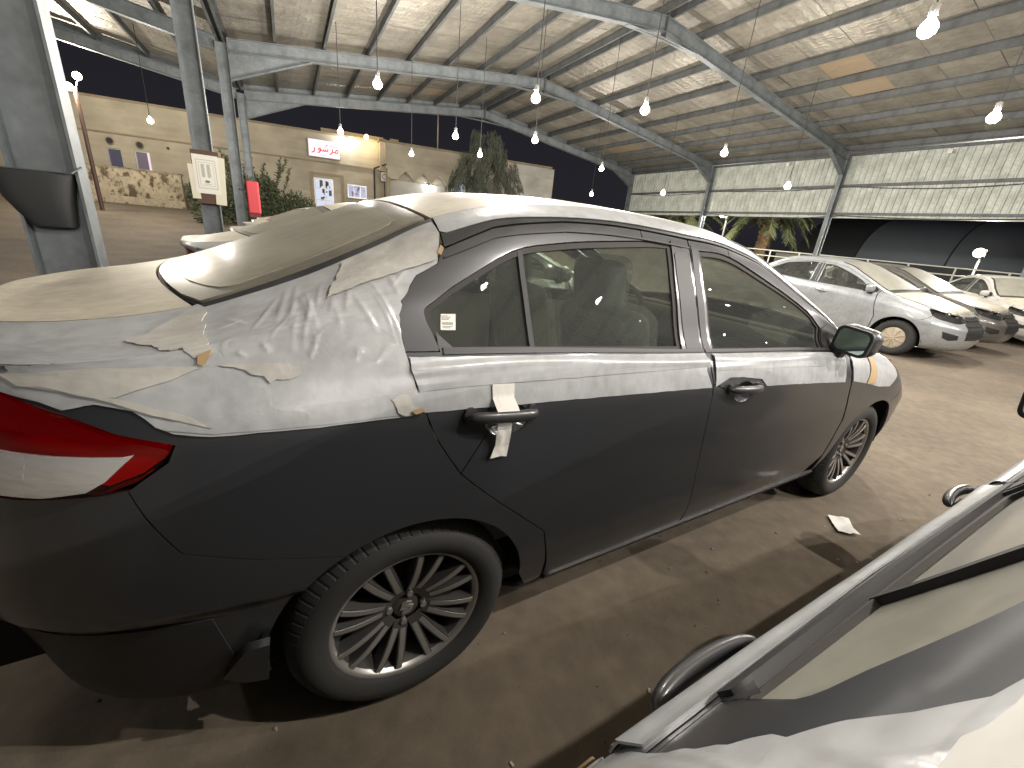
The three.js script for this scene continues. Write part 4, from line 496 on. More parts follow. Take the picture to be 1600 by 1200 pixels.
{ // notice on the second column
  const z = -8.2 + .10, x = xl(-8.2), g = group('notice_board', null, 'brown board with white printed notices fixed to the second steel column', 'notice board'); g.position.set(x + .02, 1.78, z);
  const c = document.createElement('canvas'); c.width = 256; c.height = 384; const k = c.getContext('2d'); k.fillStyle = '#dcdbd0'; k.fillRect(0, 0, 256, 384); k.strokeStyle = '#9a9a8e'; k.lineWidth = 5; k.strokeRect(34, 50, 190, 280); k.lineWidth = 3; k.strokeRect(56, 74, 146, 230); k.fillStyle = '#6f6f68'; for (let i = 0; i < 26; i++) { k.fillRect(78, 92 + i * 5, 38 - (i * 7 % 9), 2.4); k.fillRect(134, 92 + i * 5, 40 - (i * 5 % 11), 2.4); } k.beginPath(); k.ellipse(126, 262, 26, 13, 0, 0, 7); k.fill(); k.fillStyle = '#8a8a80'; k.fillRect(92, 285, 70, 4);
  const t = new THREE.CanvasTexture(c); t.colorSpace = THREE.SRGBColorSpace; t.magFilter = THREE.LinearFilter;
  mesh('board', box(.40, .86, .05, 0, -.02, 0, 0, 0, 0, .006), std([.085, .045, .030], .7), g);
  const pg = new THREE.PlaneGeometry(.37, .62); pg.translate(-.005, .03, .034); mesh('paper_notice', pg, std([.9, .9, .9], .7, 0, { map: t }), g);
  mesh('paper_sheet', [box(.16, .78, .004, .18, -.06, .030, 0, 0, -.06), box(.12, .55, .004, -.20, -.10, .0295, 0, 0, .02)], std([.60, .57, .45], .7), g);
}
{ const z = -14.4 + .12, g = group('fire_extinguisher_box', null, 'red fire extinguisher cover on the third steel column', 'extinguisher box'); g.position.set(xl(-14.4) + .36, 1.62, z);
  mesh('cover', box(.34, .92, .20, 0, 0, 0, 0, 0, 0, .05), std([.50, .045, .055], .5), g); mesh('bracket', box(.5, .05, .05, -.12, .2, -.13), steelDark, g); mesh('base', box(.30, .10, .17, 0, -.51, 0), std([.12, .02, .02], .6), g); }
// ---------- office building ----------
const bw = (u, y, out = 0) => [-1.587 + BN[0] * (28 - out) + BE[0] * u, y, 1.675 + BN[1] * (28 - out) + BE[1] * u];
const bAng = Math.atan2(-BE[1], BE[0]);
{
  const g = group('office_building', null, 'long low cream office building with lit windows beyond the shed', 'building'); const o = bw(0, 0); g.position.set(o[0], .6, o[2]); g.rotation.y = bAng; // local x along the front, +z towards the shed
  const wallT = tex(512, (u, v) => { const a = fbm(u * 4, v * 4, 4, 5, 181), b = fbm(u * 3, v * 20, 20, 3, 185), c = .82 + .16 * (a - .5) + .10 * (b - .5); return [c, c * .985, c * .95]; }, 3.3, true);
  const cream = std([.58, .535, .44], .85, 0, { map: wallT }), pale = std([.60, .60, .57], .85, 0, { map: wallT }), trim = std([.40, .34, .24], .8, 0, { map: wallT }), dk = std([.02, .02, .02], .7), alu = std([.55, .55, .56], .4, .6);
  const H = (y) => y - .6;
  // front wall with real openings
  const wallWith = (u0, u1, y0, y1, holes, mat, z = 0, d = .3) => { const s = new THREE.Shape([[u0, H(y0)], [u1, H(y0)], [u1, H(y1)], [u0, H(y1)]].map(p => new THREE.Vector2(...p))); for (const [a, b, c, e] of holes) s.holes.push(new THREE.Path([[a, H(c)], [a, H(e)], [b, H(e)], [b, H(c)]].map(p => new THREE.Vector2(...p)))); const q = new THREE.ExtrudeGeometry(s, { depth: d, bevelEnabled: false }); q.translate(0, 0, z - d); return q; };
  const W = [[-11.0, -10.42, 2.56, 3.40], [-9.92, -9.30, 2.57, 3.42], [-1.94, -.93, .95, 3.23], [-.18, .85, 2.40, 3.10]];
  mesh('wall', [wallWith(-16, 1.85, .2, 5.46, W, cream), box(17.8, .12, 5, -7.1, H(5.2), -2.9), box(.3, 5, 5, -16.1, H(2.9), -2.8)], cream, g);
  mesh('cornice', [box(17.9, .07, .10, -7.1, H(4.06), .05), box(17.9, .10, .12, -7.1, H(5.50), .0)], trim, g);
  mesh('parapet', [box(3.3, .26, .3, .2, H(5.68), -.6), box(.5, .35, .5, 2.5, H(5.70), -1)], trim, g);
  // right wing standing forward, its end face catching the lamp
  const W4 = [[2.27, 3.24, 2.0, 2.98], [6.35, 6.75, .9, 3.25]];
  mesh('wing_wall', [wallWith(1.86, 12.0, .2, 5.40, W4, cream, .9, .25), box(.28, 1.5, .64, 1.72, H(4.70), .34), box(10, .12, 4, 6.9, H(5.1), -1.4)], cream, g);
  mesh('wing_coping', [box(10.3, .10, .40, 6.95, H(5.45), .78), box(.40, .10, 1.0, 1.72, H(5.49), .42)], trim, g);
  mesh('end_wall', box(2.6, 5.0, .2, 10.9, H(2.85), 1.02), pale, g);
  // porch: hood with pointed arches between posts
  const s = new THREE.Shape(); const pts = [[1.9, 4.12], [1.9, 3.50]]; for (const c of [2.86, 3.84, 4.76]) pts.push([c - .44, 3.52], [c - .30, 3.70], [c, 3.98], [c + .30, 3.70], [c + .44, 3.52]); pts.push([5.25, 3.40], [5.45, 3.40], [5.58, 3.55], [5.95, 3.95], [6.35, 3.60], [6.6, 3.40], [7.6, 3.40], [7.6, 4.12]); for (const p of pts) s.lineTo ? (p === pts[0] ? s.moveTo(p[0], H(p[1])) : s.lineTo(p[0], H(p[1]))) : 0;
  mesh('arched_hood', [new THREE.ExtrudeGeometry(s, { depth: .18, bevelEnabled: false }).translate(0, 0, 1.75), box(5.7, .10, .86, 4.75, H(4.16), 1.35)], cream, g);
  mesh('porch_wall', box(3.3, 2.4, .08, 3.6, H(2.35), .98), pale, g);
  for (const u of [1.95, 5.35, 7.5]) mesh('post', box(.2, 3.2, .2, u, H(2.0), 1.84), trim, g);
  // windows
  const glow = (c, i) => new THREE.MeshStandardMaterial({ color: lin(.05, .05, .06), emissive: lin(...c), emissiveIntensity: i, roughness: .4 });
  const win = (u0, u1, y0, y1, z, mat, bars, label) => { const w = group('window', g); if (label) w.userData.label = label; const uc = (u0 + u1) / 2, yc = H((y0 + y1) / 2); mesh('pane', box(u1 - u0 - .004, y1 - y0 - .004, .02, uc, yc, z - .12), mat, w); mesh('frame', [box(.05, y1 - y0, .06, u0 + .02, yc, z - .08), box(.05, y1 - y0, .06, u1 - .02, yc, z - .08), box(u1 - u0, .05, .058, uc, H(y1) - .02, z - .08), box(u1 - u0, .05, .058, uc, H(y0) + .02, z - .08), ...bars.map(b => b[0] === 'v' ? box(.035, y1 - y0, .05, b[1], yc, z - .09) : box(u1 - u0, .035, .048, uc, H(b[1]), z - .09))], alu, w); mesh('sill', box(u1 - u0 + .1, .05, .12, uc, H(y0) - .045, z + .03), trim, w); return w; };
  win(-11.0, -10.42, 2.56, 3.40, 0, glow([.20, .20, .42], .10), []); win(-9.92, -9.30, 2.57, 3.42, 0, glow([.55, .40, .52], .16), []);
  const wn = win(-.18, .85, 2.40, 3.10, 0, glow([.62, .66, 1], .50), [['v', .16], ['v', .50]]); const w4 = win(2.27, 3.24, 2.0, 2.98, .9, glow([.66, .70, 1], .50), [['v', 2.6], ['v', 2.92]]);
  for (const [w, u0, u1, y0, y1, z] of [[wn, -.18, .85, 2.4, 3.1, 0], [w4, 2.27, 3.24, 2, 2.98, .9]]) { const it = []; for (let i = 0; i < 9; i++) it.push(box(rr(.05, .16), rr(.05, .2), .012, rr(u0 + .12, u1 - .12), H(rr(y0 + .12, y1 - .12)), z - .098)); mesh('stock', it, std([.25, .24, .30], .7), w); }
  mesh('lit_strip', box(.12, .80, .012, -9.38, H(3.0), -.098), glow([1, .72, .80], .9), g.children.find(c => c.name === 'window' && c.children[0].geometry.parameters.width < .63 && Math.abs(c.children[0].geometry.parameters.width - .616) < .01) || g);
  { const d = group('door', g); mesh('pane', box(.94, 2.2, .02, -1.43, H(2.08), -.12), glow([.75, .82, 1], .75), d); mesh('frame', [box(.08, 2.28, .08, -1.90, H(2.09), -.05), box(.08, 2.28, .08, -.97, H(2.09), -.05), box(1.0, .08, .078, -1.43, H(3.19), -.05), box(.06, 2.2, .06, -1.38, H(2.08), -.08), box(.9, .06, .058, -1.43, H(2.72), -.08), box(.9, .06, .058, -1.43, H(2.1), -.08)], alu, d); mesh('door_surround', [box(.12, 2.5, .08, -2.06, H(2.2), .04), box(.12, 2.5, .08, -.42, H(2.2), .04), box(1.75, .12, .078, -1.24, H(3.45), .04)], trim, d); const it = []; for (let i = 0; i < 12; i++) it.push(box(rr(.06, .2), rr(.08, .3), .012, rr(-1.75, -1.1), H(rr(1.9, 3.0)), -.095)); mesh('stock', it, std([.10, .10, .12], .7), d); }
  { const d = group('porch_opening', g); mesh('pane', box(.40, 2.3, .02, 6.55, H(2.07), .78), glow([.8, .9, 1], .9), d); mesh('frame', [box(.05, 2.35, .06, 6.36, H(2.07), .82), box(.05, 2.35, .06, 6.74, H(2.07), .82)], alu, d); mesh('lit_panel', box(1.1, 2.4, .03, 5.98, H(2.6), 1.06), glow([.8, .9, 1], .55), d); }
  for (const [u, y] of [[-10.77, 3.70], [-9.62, 3.68]]) { mesh('fan_outlet', [new THREE.CylinderGeometry(.15, .15, .08, 20).rotateX(Math.PI / 2).translate(u, H(y), .03)], dk, g); mesh('fan_guard', new THREE.TorusGeometry(.15, .022, 8, 24).translate(u, H(y), .07), trim, g); }
  mesh('vent_pipe', [cyl(.05, .05, .10, 10, -8.49, H(3.66), .05), rod([1.30, H(.9), .07], [1.30, H(4.1), .07], .045), rod([1.30, H(4.1), .07], [1.9, H(4.3), .95], .04)], dk, g);
  { const a = group('air_conditioner', g); mesh('case', box(.36, .46, .30, 1.80, H(3.62), 1.10, 0, 0, 0, .02), std([.5, .48, .42], .6), a); mesh('grille', new THREE.TorusGeometry(.12, .014, 6, 20).translate(1.80, H(3.62), 1.256), dk, a); }
  mesh('mast', rod([4.9, H(5.45), .2], [4.88, H(7.3), .2], .045, 8, .035), std([.34, .31, .26], .6), g);
  // lit sign with lettering drawn as strokes
  const c = document.createElement('canvas'); c.width = 512; c.height = 272; const k = c.getContext('2d'); k.fillStyle = '#f6e9ee'; k.fillRect(0, 0, 512, 272); k.strokeStyle = '#c2182c'; k.fillStyle = '#c2182c'; k.lineCap = k.lineJoin = 'round';
  const st = (w, ...p) => { k.lineWidth = w; k.beginPath(); k.moveTo(p[0], p[1]); for (let i = 2; i < p.length; i += 4) k.quadraticCurveTo(p[i], p[i + 1], p[i + 2], p[i + 3]); k.stroke(); };
  st(17, 470, 128, 500, 128, 482, 168, 462, 186, 448, 172, 438, 158, 466, 128); st(17, 448, 172, 414, 176, 396, 170); st(17, 396, 128, 408, 178, 350, 212);           // meem, reh
  st(16, 318, 132, 322, 172, 292, 172, 280, 172, 282, 146, 282, 172, 264, 172, 252, 172, 250, 150, 250, 172, 232, 172, 216, 172, 214, 156);                             // seen
  st(17, 168, 142, 204, 120, 196, 160, 186, 176, 168, 160, 160, 146, 172, 140); st(17, 196, 160, 190, 200, 148, 204); st(17, 92, 136, 116, 190, 50, 214);                 // waw, reh
  k.font = 'bold 20px sans-serif'; st(7, 470, 84, 440, 92, 430, 78, 420, 92, 400, 88); st(7, 386, 70, 384, 84, 366, 88, 352, 90, 350, 74); st(7, 330, 86, 310, 66, 302, 88); for (const [x, y] of [[440, 64], [366, 66], [312, 62], [285, 108], [262, 108]]) { k.beginPath(); k.arc(x, y, 5, 0, 7); k.fill(); } st(6, 300, 92, 290, 30, 288, 96);
  st(4, 330, 240, 320, 250, 306, 240, 296, 248, 282, 238, 270, 250, 256, 240, 244, 248, 230, 240, 218, 250, 206, 240, 196, 246, 186, 240);
  const t = new THREE.CanvasTexture(c); t.colorSpace = THREE.SRGBColorSpace; t.magFilter = THREE.LinearFilter;
  const sg = group('lit_sign', g); sg.position.set(-1.30, H(4.69), .16); sg.userData.label = 'white lit sign with red lettering';
  mesh('case', box(1.62, .90, .16, 0, 0, 0, 0, 0, 0, .012), std([.35, .32, .28], .5), sg); const pl = new THREE.PlaneGeometry(1.54, .82); pl.translate(0, 0, .084); mesh('face', pl, new THREE.MeshStandardMaterial({ color: lin(.4, .4, .4), map: t, emissive: lin(1, .96, .97), emissiveMap: t, emissiveIntensity: .85, roughness: .4 }), sg);
  // flood and wall lamps of the building
}
function wallLamp(name, u, y, out, cd, col, label, cat, size = .10) { const p = bw(u, y, out), g = group(name, null, label, cat, 'lamps on the office building'); g.position.set(...p); g.rotation.y = bAng; mesh('lamp_glass', new THREE.SphereGeometry(size, 14, 10), new THREE.MeshStandardMaterial({ color: lin(.2, .2, .2), emissive: lin(...col), emissiveIntensity: 9, roughness: .5 }), g); mesh('bracket', [box(.05, .05, Math.max(.06, out - size), 0, size + .03, -out / 2 + size / 2), box(.1, .03, .1, 0, size + .02, 0)], std([.1, .1, .1], .6), g); const l = new THREE.PointLight(lin(...col), cd); l.position.set(0, 0, 0); l.shadow.radius = size / .02; l.castShadow = true; l.name = 'light'; g.add(l); return g; }
wallLamp('wall_lamp', .89, 5.52, .75, 7, [1, .74, .38], 'orange flood lamp on the parapet right of the red and white sign', 'lamp', .12);
wallLamp('wall_lamp', -.15, 5.30, .55, 6, [.9, .95, 1], 'small white lamp on the parapet between sign and orange lamp', 'lamp', .06);
wallLamp('porch_lamp', 4.3, 3.42, 1.30, 2.6, [.95, .97, 1], 'porch lamp behind the pointed arches of the hood', 'lamp', .045);
// boundary wall with peeling plaster
{
  const g = group('boundary_wall', null, 'low whitewashed boundary wall with peeling stained plaster in front of the office', 'wall'), o = bw(-10.6, 0, 1.0); g.position.set(o[0], .3, o[2]); g.rotation.y = bAng;
  const t = tex(1024, (u, v) => { const a = fbm(u * 9, v * 7, 63, 5, 191), b = fbm(u * 18, v * 12, 36, 4, 195), h = 1 - v, m = .75 * Math.max(0, Math.min(1, (a * .6 + b * .6 - .57 - .10 * v + .12 * (fbm(u * 50, v * 40, 50, 2, 9) - .5)) * 5)), c = .78 + .2 * (b - .5); return [c * (1 - m) + .26 * m, c * .95 * (1 - m) + .21 * m, c * .86 * (1 - m) + .15 * m]; }, 2.3, true);
  mesh('wall', box(5.5, 2.4, .22, 0, .98, 0), std([.80, .77, .70], .9, 0, { map: t, bumpMap: t, bumpScale: .02 }), g); mesh('coping', box(5.6, .07, .28, 0, 2.21, 0), std([.55, .52, .45], .9, 0, { map: t }), g);
}
{ // lamp post with two floods at the far left
  const d = [-.222, -.975], L = 24, x = -1.587 + d[0] * L, z = 1.675 + d[1] * L, yb = gy(x, z), g = group('lamp_post', null, 'thin brown lamp post with two flood lamps in front of the office', 'lamp post'); g.position.set(x, yb, z);
  const y = 1.348 + .150 * L - yb; mesh('pole', rod([0, 0, 0], [0, y - .12, 0], .07, 10, .06), std([.085, .045, .035], .6), g);
  const f = [[.16, y + .22, .1], [-.14, y - .16, .1]]; f.forEach((p, i) => { const h = group('flood_lamp', g); h.position.set(...p); mesh('lamp_glass', new THREE.SphereGeometry(.13, 14, 10), new THREE.MeshStandardMaterial({ color: lin(.2, .2, .2), emissive: lin(1, .82, .5), emissiveIntensity: 16, roughness: .5 }), h); mesh('bracket', rod([0, 0, -.12], [-p[0], -p[1] + y - .2, -.14], .02, 6), std([.1, .1, .1], .6), h); const l = new THREE.PointLight(lin(1, .90, .74), 46); l.shadow.radius = 6; l.castShadow = true; l.name = 'light'; h.add(l); });
}
// ---------- plants ----------
function leafCloud(n, pick, len, wid, curl = .3) { const pos = [], nor = [], uv = []; const v = new THREE.Vector3(), d = new THREE.Vector3(), s = new THREE.Vector3(), u = new THREE.Vector3(); for (let i = 0; i < n; i++) { const { p, dir } = pick(i); d.set(...dir).normalize(); s.set(rnd() - .5, rnd() - .5, rnd() - .5).cross(d).normalize(); u.crossVectors(d, s); const L = len * rr(.6, 1.3), w = wid * rr(.7, 1.3), b = v.set(...p), q = k => [b.x + d.x * L * k, b.y + d.y * L * k, b.z + d.z * L * k], a = q(0), m = q(.5), e = q(1), A = [m[0] + s.x * w, m[1] + s.y * w, m[2] + s.z * w], B = [m[0] - s.x * w, m[1] - s.y * w, m[2] - s.z * w]; for (const t of [a, A, e, a, e, B]) { pos.push(...t); nor.push(-u.x, -u.y, -u.z); uv.push(0, 0); } } const g = new THREE.BufferGeometry(); g.setAttribute('position', new THREE.Float32BufferAttribute(pos, 3)); g.setAttribute('normal', new THREE.Float32BufferAttribute(nor, 3)); g.setAttribute('uv', new THREE.Float32BufferAttribute(uv, 2)); return g; }
const leafM = (c) => phy(c, .75, 0, { transmission: .25, thickness: 0 });
const barkT = tex(256, (u, v) => { const a = ridge(u * 12, v * 4, 12, 4, 201); return [.5 + .4 * a, .5 + .38 * a, .5 + .35 * a]; }, .5, true), bark = std([.16, .115, .075], .9, 0, { map: barkT, bumpMap: barkT, bumpScale: .02 });
const from = (dx, dz, L) => [-1.587 + dx * L, 1.675 + dz * L];
{ // broad bush in front of the office, long shoots above its round body
  const [x, z] = from(-.006, -1, 22.4), yb = gy(x, z), g = group('bush', null, 'wide dark green bush with long upright shoots beside the red box', 'bush'); g.position.set(x, yb, z); seed = 411;
  const lobes = Array.from({ length: 26 }, () => [rr(-2.2, 2.1), rr(.3, 1.75), rr(-.9, .9), rr(.4, .8)]).filter(l => l[1] < 1.75 - .28 * l[0] * l[0] * .6);
  const pick = () => { const l = lobes[rnd() * lobes.length | 0], a = rnd() * 6.283, c = rr(-1, 1), s = Math.sqrt(1 - c * c), q = l[3] * Math.pow(rnd(), .25), n = [Math.cos(a) * s, c, Math.sin(a) * s]; return { p: [l[0] + n[0] * q, Math.max(.02, l[1] + n[1] * q), l[2] + n[2] * q], dir: [n[0] + rr(-.6, .6), n[1] + .3 + rr(-.5, .5), n[2] + rr(-.6, .6)] }; };
  mesh('foliage', leafCloud(13000, pick, .15, .034), leafM([.075, .092, .040]), g);
  const shoots = Array.from({ length: 18 }, () => { const a = rr(-1.7, 1.8), h = rr(1.9, 2.75); return [[a * .5, .6, rr(-.3, .3)], [a * .9, h * .7, rr(-.4, .4)], [a * 1.1 + rr(-.1, .3), h, rr(-.4, .4)]]; });
  mesh('stem', [...shoots.map(s => tube(s, .012, 8, 4)), ...lobes.slice(0, 8).map(l => rod([l[0] * .2, 0, 0], [l[0], l[1], l[2]], .03, 5, .012))], bark, g);
  mesh('shoot_leaves', leafCloud(1500, () => { const s = shoots[rnd() * shoots.length | 0], t = rr(.35, 1), q = t < .5 ? 0 : 1, w = (t - q * .5) * 2; return { p: [0, 1, 2].map(k => s[q][k] + (s[q + 1][k] - s[q][k]) * w), dir: [rr(-1, 1), rr(.1, 1), rr(-1, 1)] }; }, .15, .022), leafM([.085, .10, .045]), g);
}
{ // feathery drooping tree in front of the right wing
  const [x, z] = from(.437, -.899, 23.5), yb = gy(x, z), g = group('tree', null, 'tall feathery dark tree with drooping twigs in front of the right wing', 'tree'); g.position.set(x, yb, z); seed = 77;
  mesh('trunk', [tube([[0, -.1, 0], [.05, 1.2, .05], [-.08, 2.4, 0], [.05, 3.6, .05]], .13, 16, 8), ...Array.from({ length: 14 }, (_, i) => { const a = i * 2.4, r = rr(.5, 1.2), h = rr(1.6, 3.4); return tube([[0, h - .5, 0], [Math.cos(a) * r * .5, h + .3, Math.sin(a) * r * .5], [Math.cos(a) * r, h + .35, Math.sin(a) * r]], .03, 8, 5); })], bark, g);
  const cl = Array.from({ length: 90 }, () => { const h = rr(1.3, 5.2), R = 1.85 * Math.pow(Math.sin(Math.min(1, Math.max(.12, (5.75 - h) / 3.3)) * 1.6), .8) * rr(.25, 1.02), a = rr(0, 6.283); return [Math.cos(a) * R, h, Math.sin(a) * R, rr(.5, 1.25)]; });
  mesh('crown', leafCloud(26000, () => { const c = cl[rnd() * cl.length | 0], t = rnd(), s = .26 * (1 - t * .4); const k = rnd() * 6.28, q = Math.sqrt(rnd()) * s; return { p: [c[0] * (1 + .25 * t) + Math.cos(k) * q, c[1] - t * c[3] + .15, c[2] * (1 + .25 * t) + Math.sin(k) * q], dir: [rr(-.35, .35) + c[0] * .2, -1, rr(-.35, .35) + c[2] * .2] }; }, .24, .012), leafM([.075, .085, .058]), g);
}
function palm(dx, dz, L, hc, nf, label, sd) { seed = sd; const [x, z] = from(dx, dz, L), g = group('palm_tree', null, label, 'palm tree', 'palm trees beyond the shed wall'); g.position.set(x, 0, z);
  const tr = []; for (let i = 0; i < hc / .16; i++) { const y = i * .16, r = .26 + .03 * (i % 2); tr.push(cyl(r + .02, r - .03, .17, 10, .04 * Math.sin(i), y, 0)); for (let k = 0; k < 6; k++) { const a = k / 6 * 6.283 + i * .5; tr.push(box(.10, .16, .05, Math.cos(a) * r + .04 * Math.sin(i), y + .1, Math.sin(a) * r, 0, -a, -.35)); } } mesh('trunk', tr, std([.30, .20, .11], .9, 0, { map: barkT }), g);
  for (let f = 0; f < nf; f++) { const a = f * 2.399, up = 1.15 - 1.75 * (f / nf), len = rr(2.1, 2.9), pts = []; for (let i = 0; i <= 8; i++) { const t = i / 8, r = len * t * Math.cos(up * (1 - t) * .9) , y = hc + len * (Math.sin(up) * t - .62 * t * t); pts.push([Math.cos(a) * r, y, Math.sin(a) * r]); }
    const fr = group('frond', g); mesh('rib', tube(pts, .018, 16, 4), std([.20, .20, .08], .8), fr); const cv = new THREE.CatmullRomCurve3(pts.map(p => new THREE.Vector3(...p))); mesh('leaflets', leafCloud(220, i => { const t = .12 + .88 * (i / 220), p = cv.getPoint(t), tg = cv.getTangent(t), s = i % 2 ? 1 : -1, sd2 = new THREE.Vector3(-Math.sin(a), 0, Math.cos(a)).multiplyScalar(s); return { p: [p.x, p.y, p.z], dir: [tg.x * .8 + sd2.x * .8, tg.y * .8 - .25, tg.z * .8 + sd2.z * .8] }; }, .55, .036), leafM([.12, .135, .06]), fr); } return g; }
palm(.861, -.509, 31, 4.5, 30, 'date palm with a lit rough trunk behind the white rail fence', 901);
palm(.77, -.638, 33, 3.7, 26, 'palm with dark drooping fronds left of the bright flood lamp', 902);
// ---------- beyond the wall on the right ----------
{ // tube rail fence
  const x = 23.2, g = group('rail_fence', null, 'white painted tube rail fence behind the parked silver cars', 'fence'), pm = std([.50, .50, .45], .5);
  const Y = z => 1.62 + .012 * -z; for (let z = -17; z < 6.5; z += 1.55) mesh('fence_post', rod([x, 0, z], [x, Y(z), z], .035, 8), pm, g);
  for (const h of [0, .30]) for (let z = -17; z < 5; z += 4.65) mesh('fence_rail', rod([x, Y(z) - h, z], [x, Y(z + 4.65) - h, z + 4.65], .026, 8), pm, g);
}
{ // pale tent hall
  const g = group('tent_hall', null, 'long blue grey curved storage tent in the dark beyond the fence', 'tent hall'); g.position.set(46, 0, -1.5); seed = 5;
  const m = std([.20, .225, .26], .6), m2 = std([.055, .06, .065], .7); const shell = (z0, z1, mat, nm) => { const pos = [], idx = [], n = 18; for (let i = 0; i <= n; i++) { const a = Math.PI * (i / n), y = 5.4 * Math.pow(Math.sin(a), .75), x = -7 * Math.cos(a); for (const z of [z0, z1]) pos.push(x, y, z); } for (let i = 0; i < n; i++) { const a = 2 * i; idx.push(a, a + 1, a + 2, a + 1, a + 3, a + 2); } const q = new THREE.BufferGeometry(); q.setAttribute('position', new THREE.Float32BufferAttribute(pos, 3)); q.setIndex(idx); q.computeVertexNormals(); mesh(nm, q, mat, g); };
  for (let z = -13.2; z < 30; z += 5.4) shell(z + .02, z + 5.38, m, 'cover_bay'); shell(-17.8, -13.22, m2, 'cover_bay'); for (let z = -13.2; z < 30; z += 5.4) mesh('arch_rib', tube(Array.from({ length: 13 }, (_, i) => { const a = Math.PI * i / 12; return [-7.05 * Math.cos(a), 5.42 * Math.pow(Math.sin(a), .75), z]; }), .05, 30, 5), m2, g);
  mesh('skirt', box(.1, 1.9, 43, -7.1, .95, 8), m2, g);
}
{ const g = group('low_hut', null, 'low pale hut under the dark end of the storage tent', 'hut'); g.position.set(33, 0, -15.2); g.rotation.y = .4; mesh('wall', box(9, 1.75, 3, 0, .87, 0), std([.20, .195, .17], .9), g); mesh('roof', box(9.4, .12, 3.4, 0, 1.82, 0), std([.10, .10, .09], .8), g); mesh('door', box(.9, 1.5, .05, -2.2, .76, 1.53), std([.07, .06, .05], .7), g); }
{ // dark open canopy beyond the far gable
  const g = group('dark_canopy', null, 'low dark flat canopy on thin posts beyond the end of the shed', 'canopy'), [x, z] = from(.62, -.785, 36); g.position.set(x, .3, z); g.rotation.y = -.55; const m = std([.06, .045, .04], .8); mesh('roof', box(16, .22, 5, 0, 3.15, 0), m, g); for (const a of [-7.5, -3, 1.5, 6]) mesh('post', rod([a, 0, 2.2], [a, 3.05, 2.2], .07), m, g); mesh('back_wall', box(16, 2.9, .15, 0, 1.5, -2.3), std([.05, .042, .04], .9), g); }
// ---------- lamps ----------
const bulbs = [
  [4.24, 3.60, -.74, 'bare bulb high at the upper right, nearest to the main car'], [7.91, 3.60, -1.04, 'bare bulb at the right edge above the silver cars'], [.45, 3.6, -7.15, 'bare bulb left of the ridge hanging before the second rafter'], [2.80, 3.6, -5.61, 'bare bulb hanging in front of the knee of the middle rafter'], [4.47, 3.6, -4.64, 'bare bulb hanging below the ridge of the nearest rafter'], [8.13, 3.6, -5.58, 'bare bulb right of centre over the aisle, in front of the right slope'],
  [.65, 3.6, -12.59, 'bare bulb just right above the lit red and white sign'], [3.09, 3.6, -9.99, 'bare bulb beside the thin roof mast'], [4.62, 3.6, -8.48, 'bare bulb against the end rafter right of the feathery tree'], [8.31, 3.6, -10.17, 'bare bulb in front of the night sky at the far right of the end rafter'], [4.71, 3.6, -11.9, 'bare bulb in front of the feathery tree'], [3.21, 3.6, -14.28, 'bare bulb in front of the arched porch'],
  [13.38, 3.6, -16.73, 'bare bulb above the dark canopy near the far wall corner'], [13.83, 3.6, -12.41, 'bare bulb in front of the far bay of the ribbed wall'], [13.34, 3.6, -6.84, 'bare bulb in front of the middle bay of the ribbed wall'], [-4.25, 3.6, -17.1, 'bare bulb between the wide column and the second column'],
  [.5, 3.6, 2.6, 'bare bulb above the viewer, mirrored in the rear side window'], [2.7, 3.6, 3.4, 'bare bulb behind the viewer, mirrored low in the rear side window'], [4.8, 3.6, 3.5, 'bare bulb behind the viewer over the aisle, mirrored in the front window'], [6.4, 3.6, 3.9, 'bare bulb over the aisle, mirrored at the foot of the front window'], [8.6, 3.6, 5.0, 'bare bulb behind the viewer near the silver cars'], [10.2, 3.6, 4.6, 'bare bulb behind the viewer, farthest along the aisle'], [.6, 3.6, 7.4, 'bare bulb behind the viewer over the car row'], [-3.4, 3.6, 5.6, 'bare bulb behind the viewer beyond the boots of the row, mirrored in the rear wing'], [.5, 3.6, -2.0, 'bare bulb above the dark grey sedan and its neighbour'], [-8.6, 3.6, -4.0, 'bare bulb in the left bay outside the frame'], [13.3, 3.6, -1.0, 'bare bulb beyond the right edge over the third silver car'], [-1.0, 3.6, 9, 'bare bulb farthest behind the viewer']];
{
  const em = new THREE.MeshStandardMaterial({ color: lin(.3, .3, .3), emissive: lin(1, .90, .72), emissiveIntensity: 22, roughness: .4 }), sk = std([.25, .24, .22], .5), wm = std([.03, .03, .03], .7);
  const bg = lathe([[.001, -.085], [.03, -.078], [.055, -.05], [.062, -.015], [.052, .02], [.030, .055], [.024, .07]], 18), sg = lathe([[.026, .068], [.030, .07], [.030, .13], [.012, .145], [.001, .146]], 14);
  for (const [x, y, z, label] of bulbs) { const g = group('hanging_bulb', null, label, 'light bulb', 'bulbs hanging from the shed roof'); g.position.set(x, y, z); const sc = z > 2 ? .42 : x > 12 ? 1.6 : 1.3; mesh('bulb', bg, em, g).scale.set(sc, sc * .82, sc); mesh('socket', sg, sk, g).scale.setScalar(sc); const top = (x < xl(z) ? yUnder(xl(z), z) + .133 * (xl(z) - x) : yUnder(x, z)) + rafterTop + .16 - y; mesh('wire', rod([0, .14, 0], [0, top, 0], .009, 5), wm, g); const l = new THREE.PointLight(lin(...LAMPCOL), LAMP); l.shadow.radius = z > 2 ? 1.2 : 3; l.castShadow = true; l.name = 'light'; g.add(l); }
}
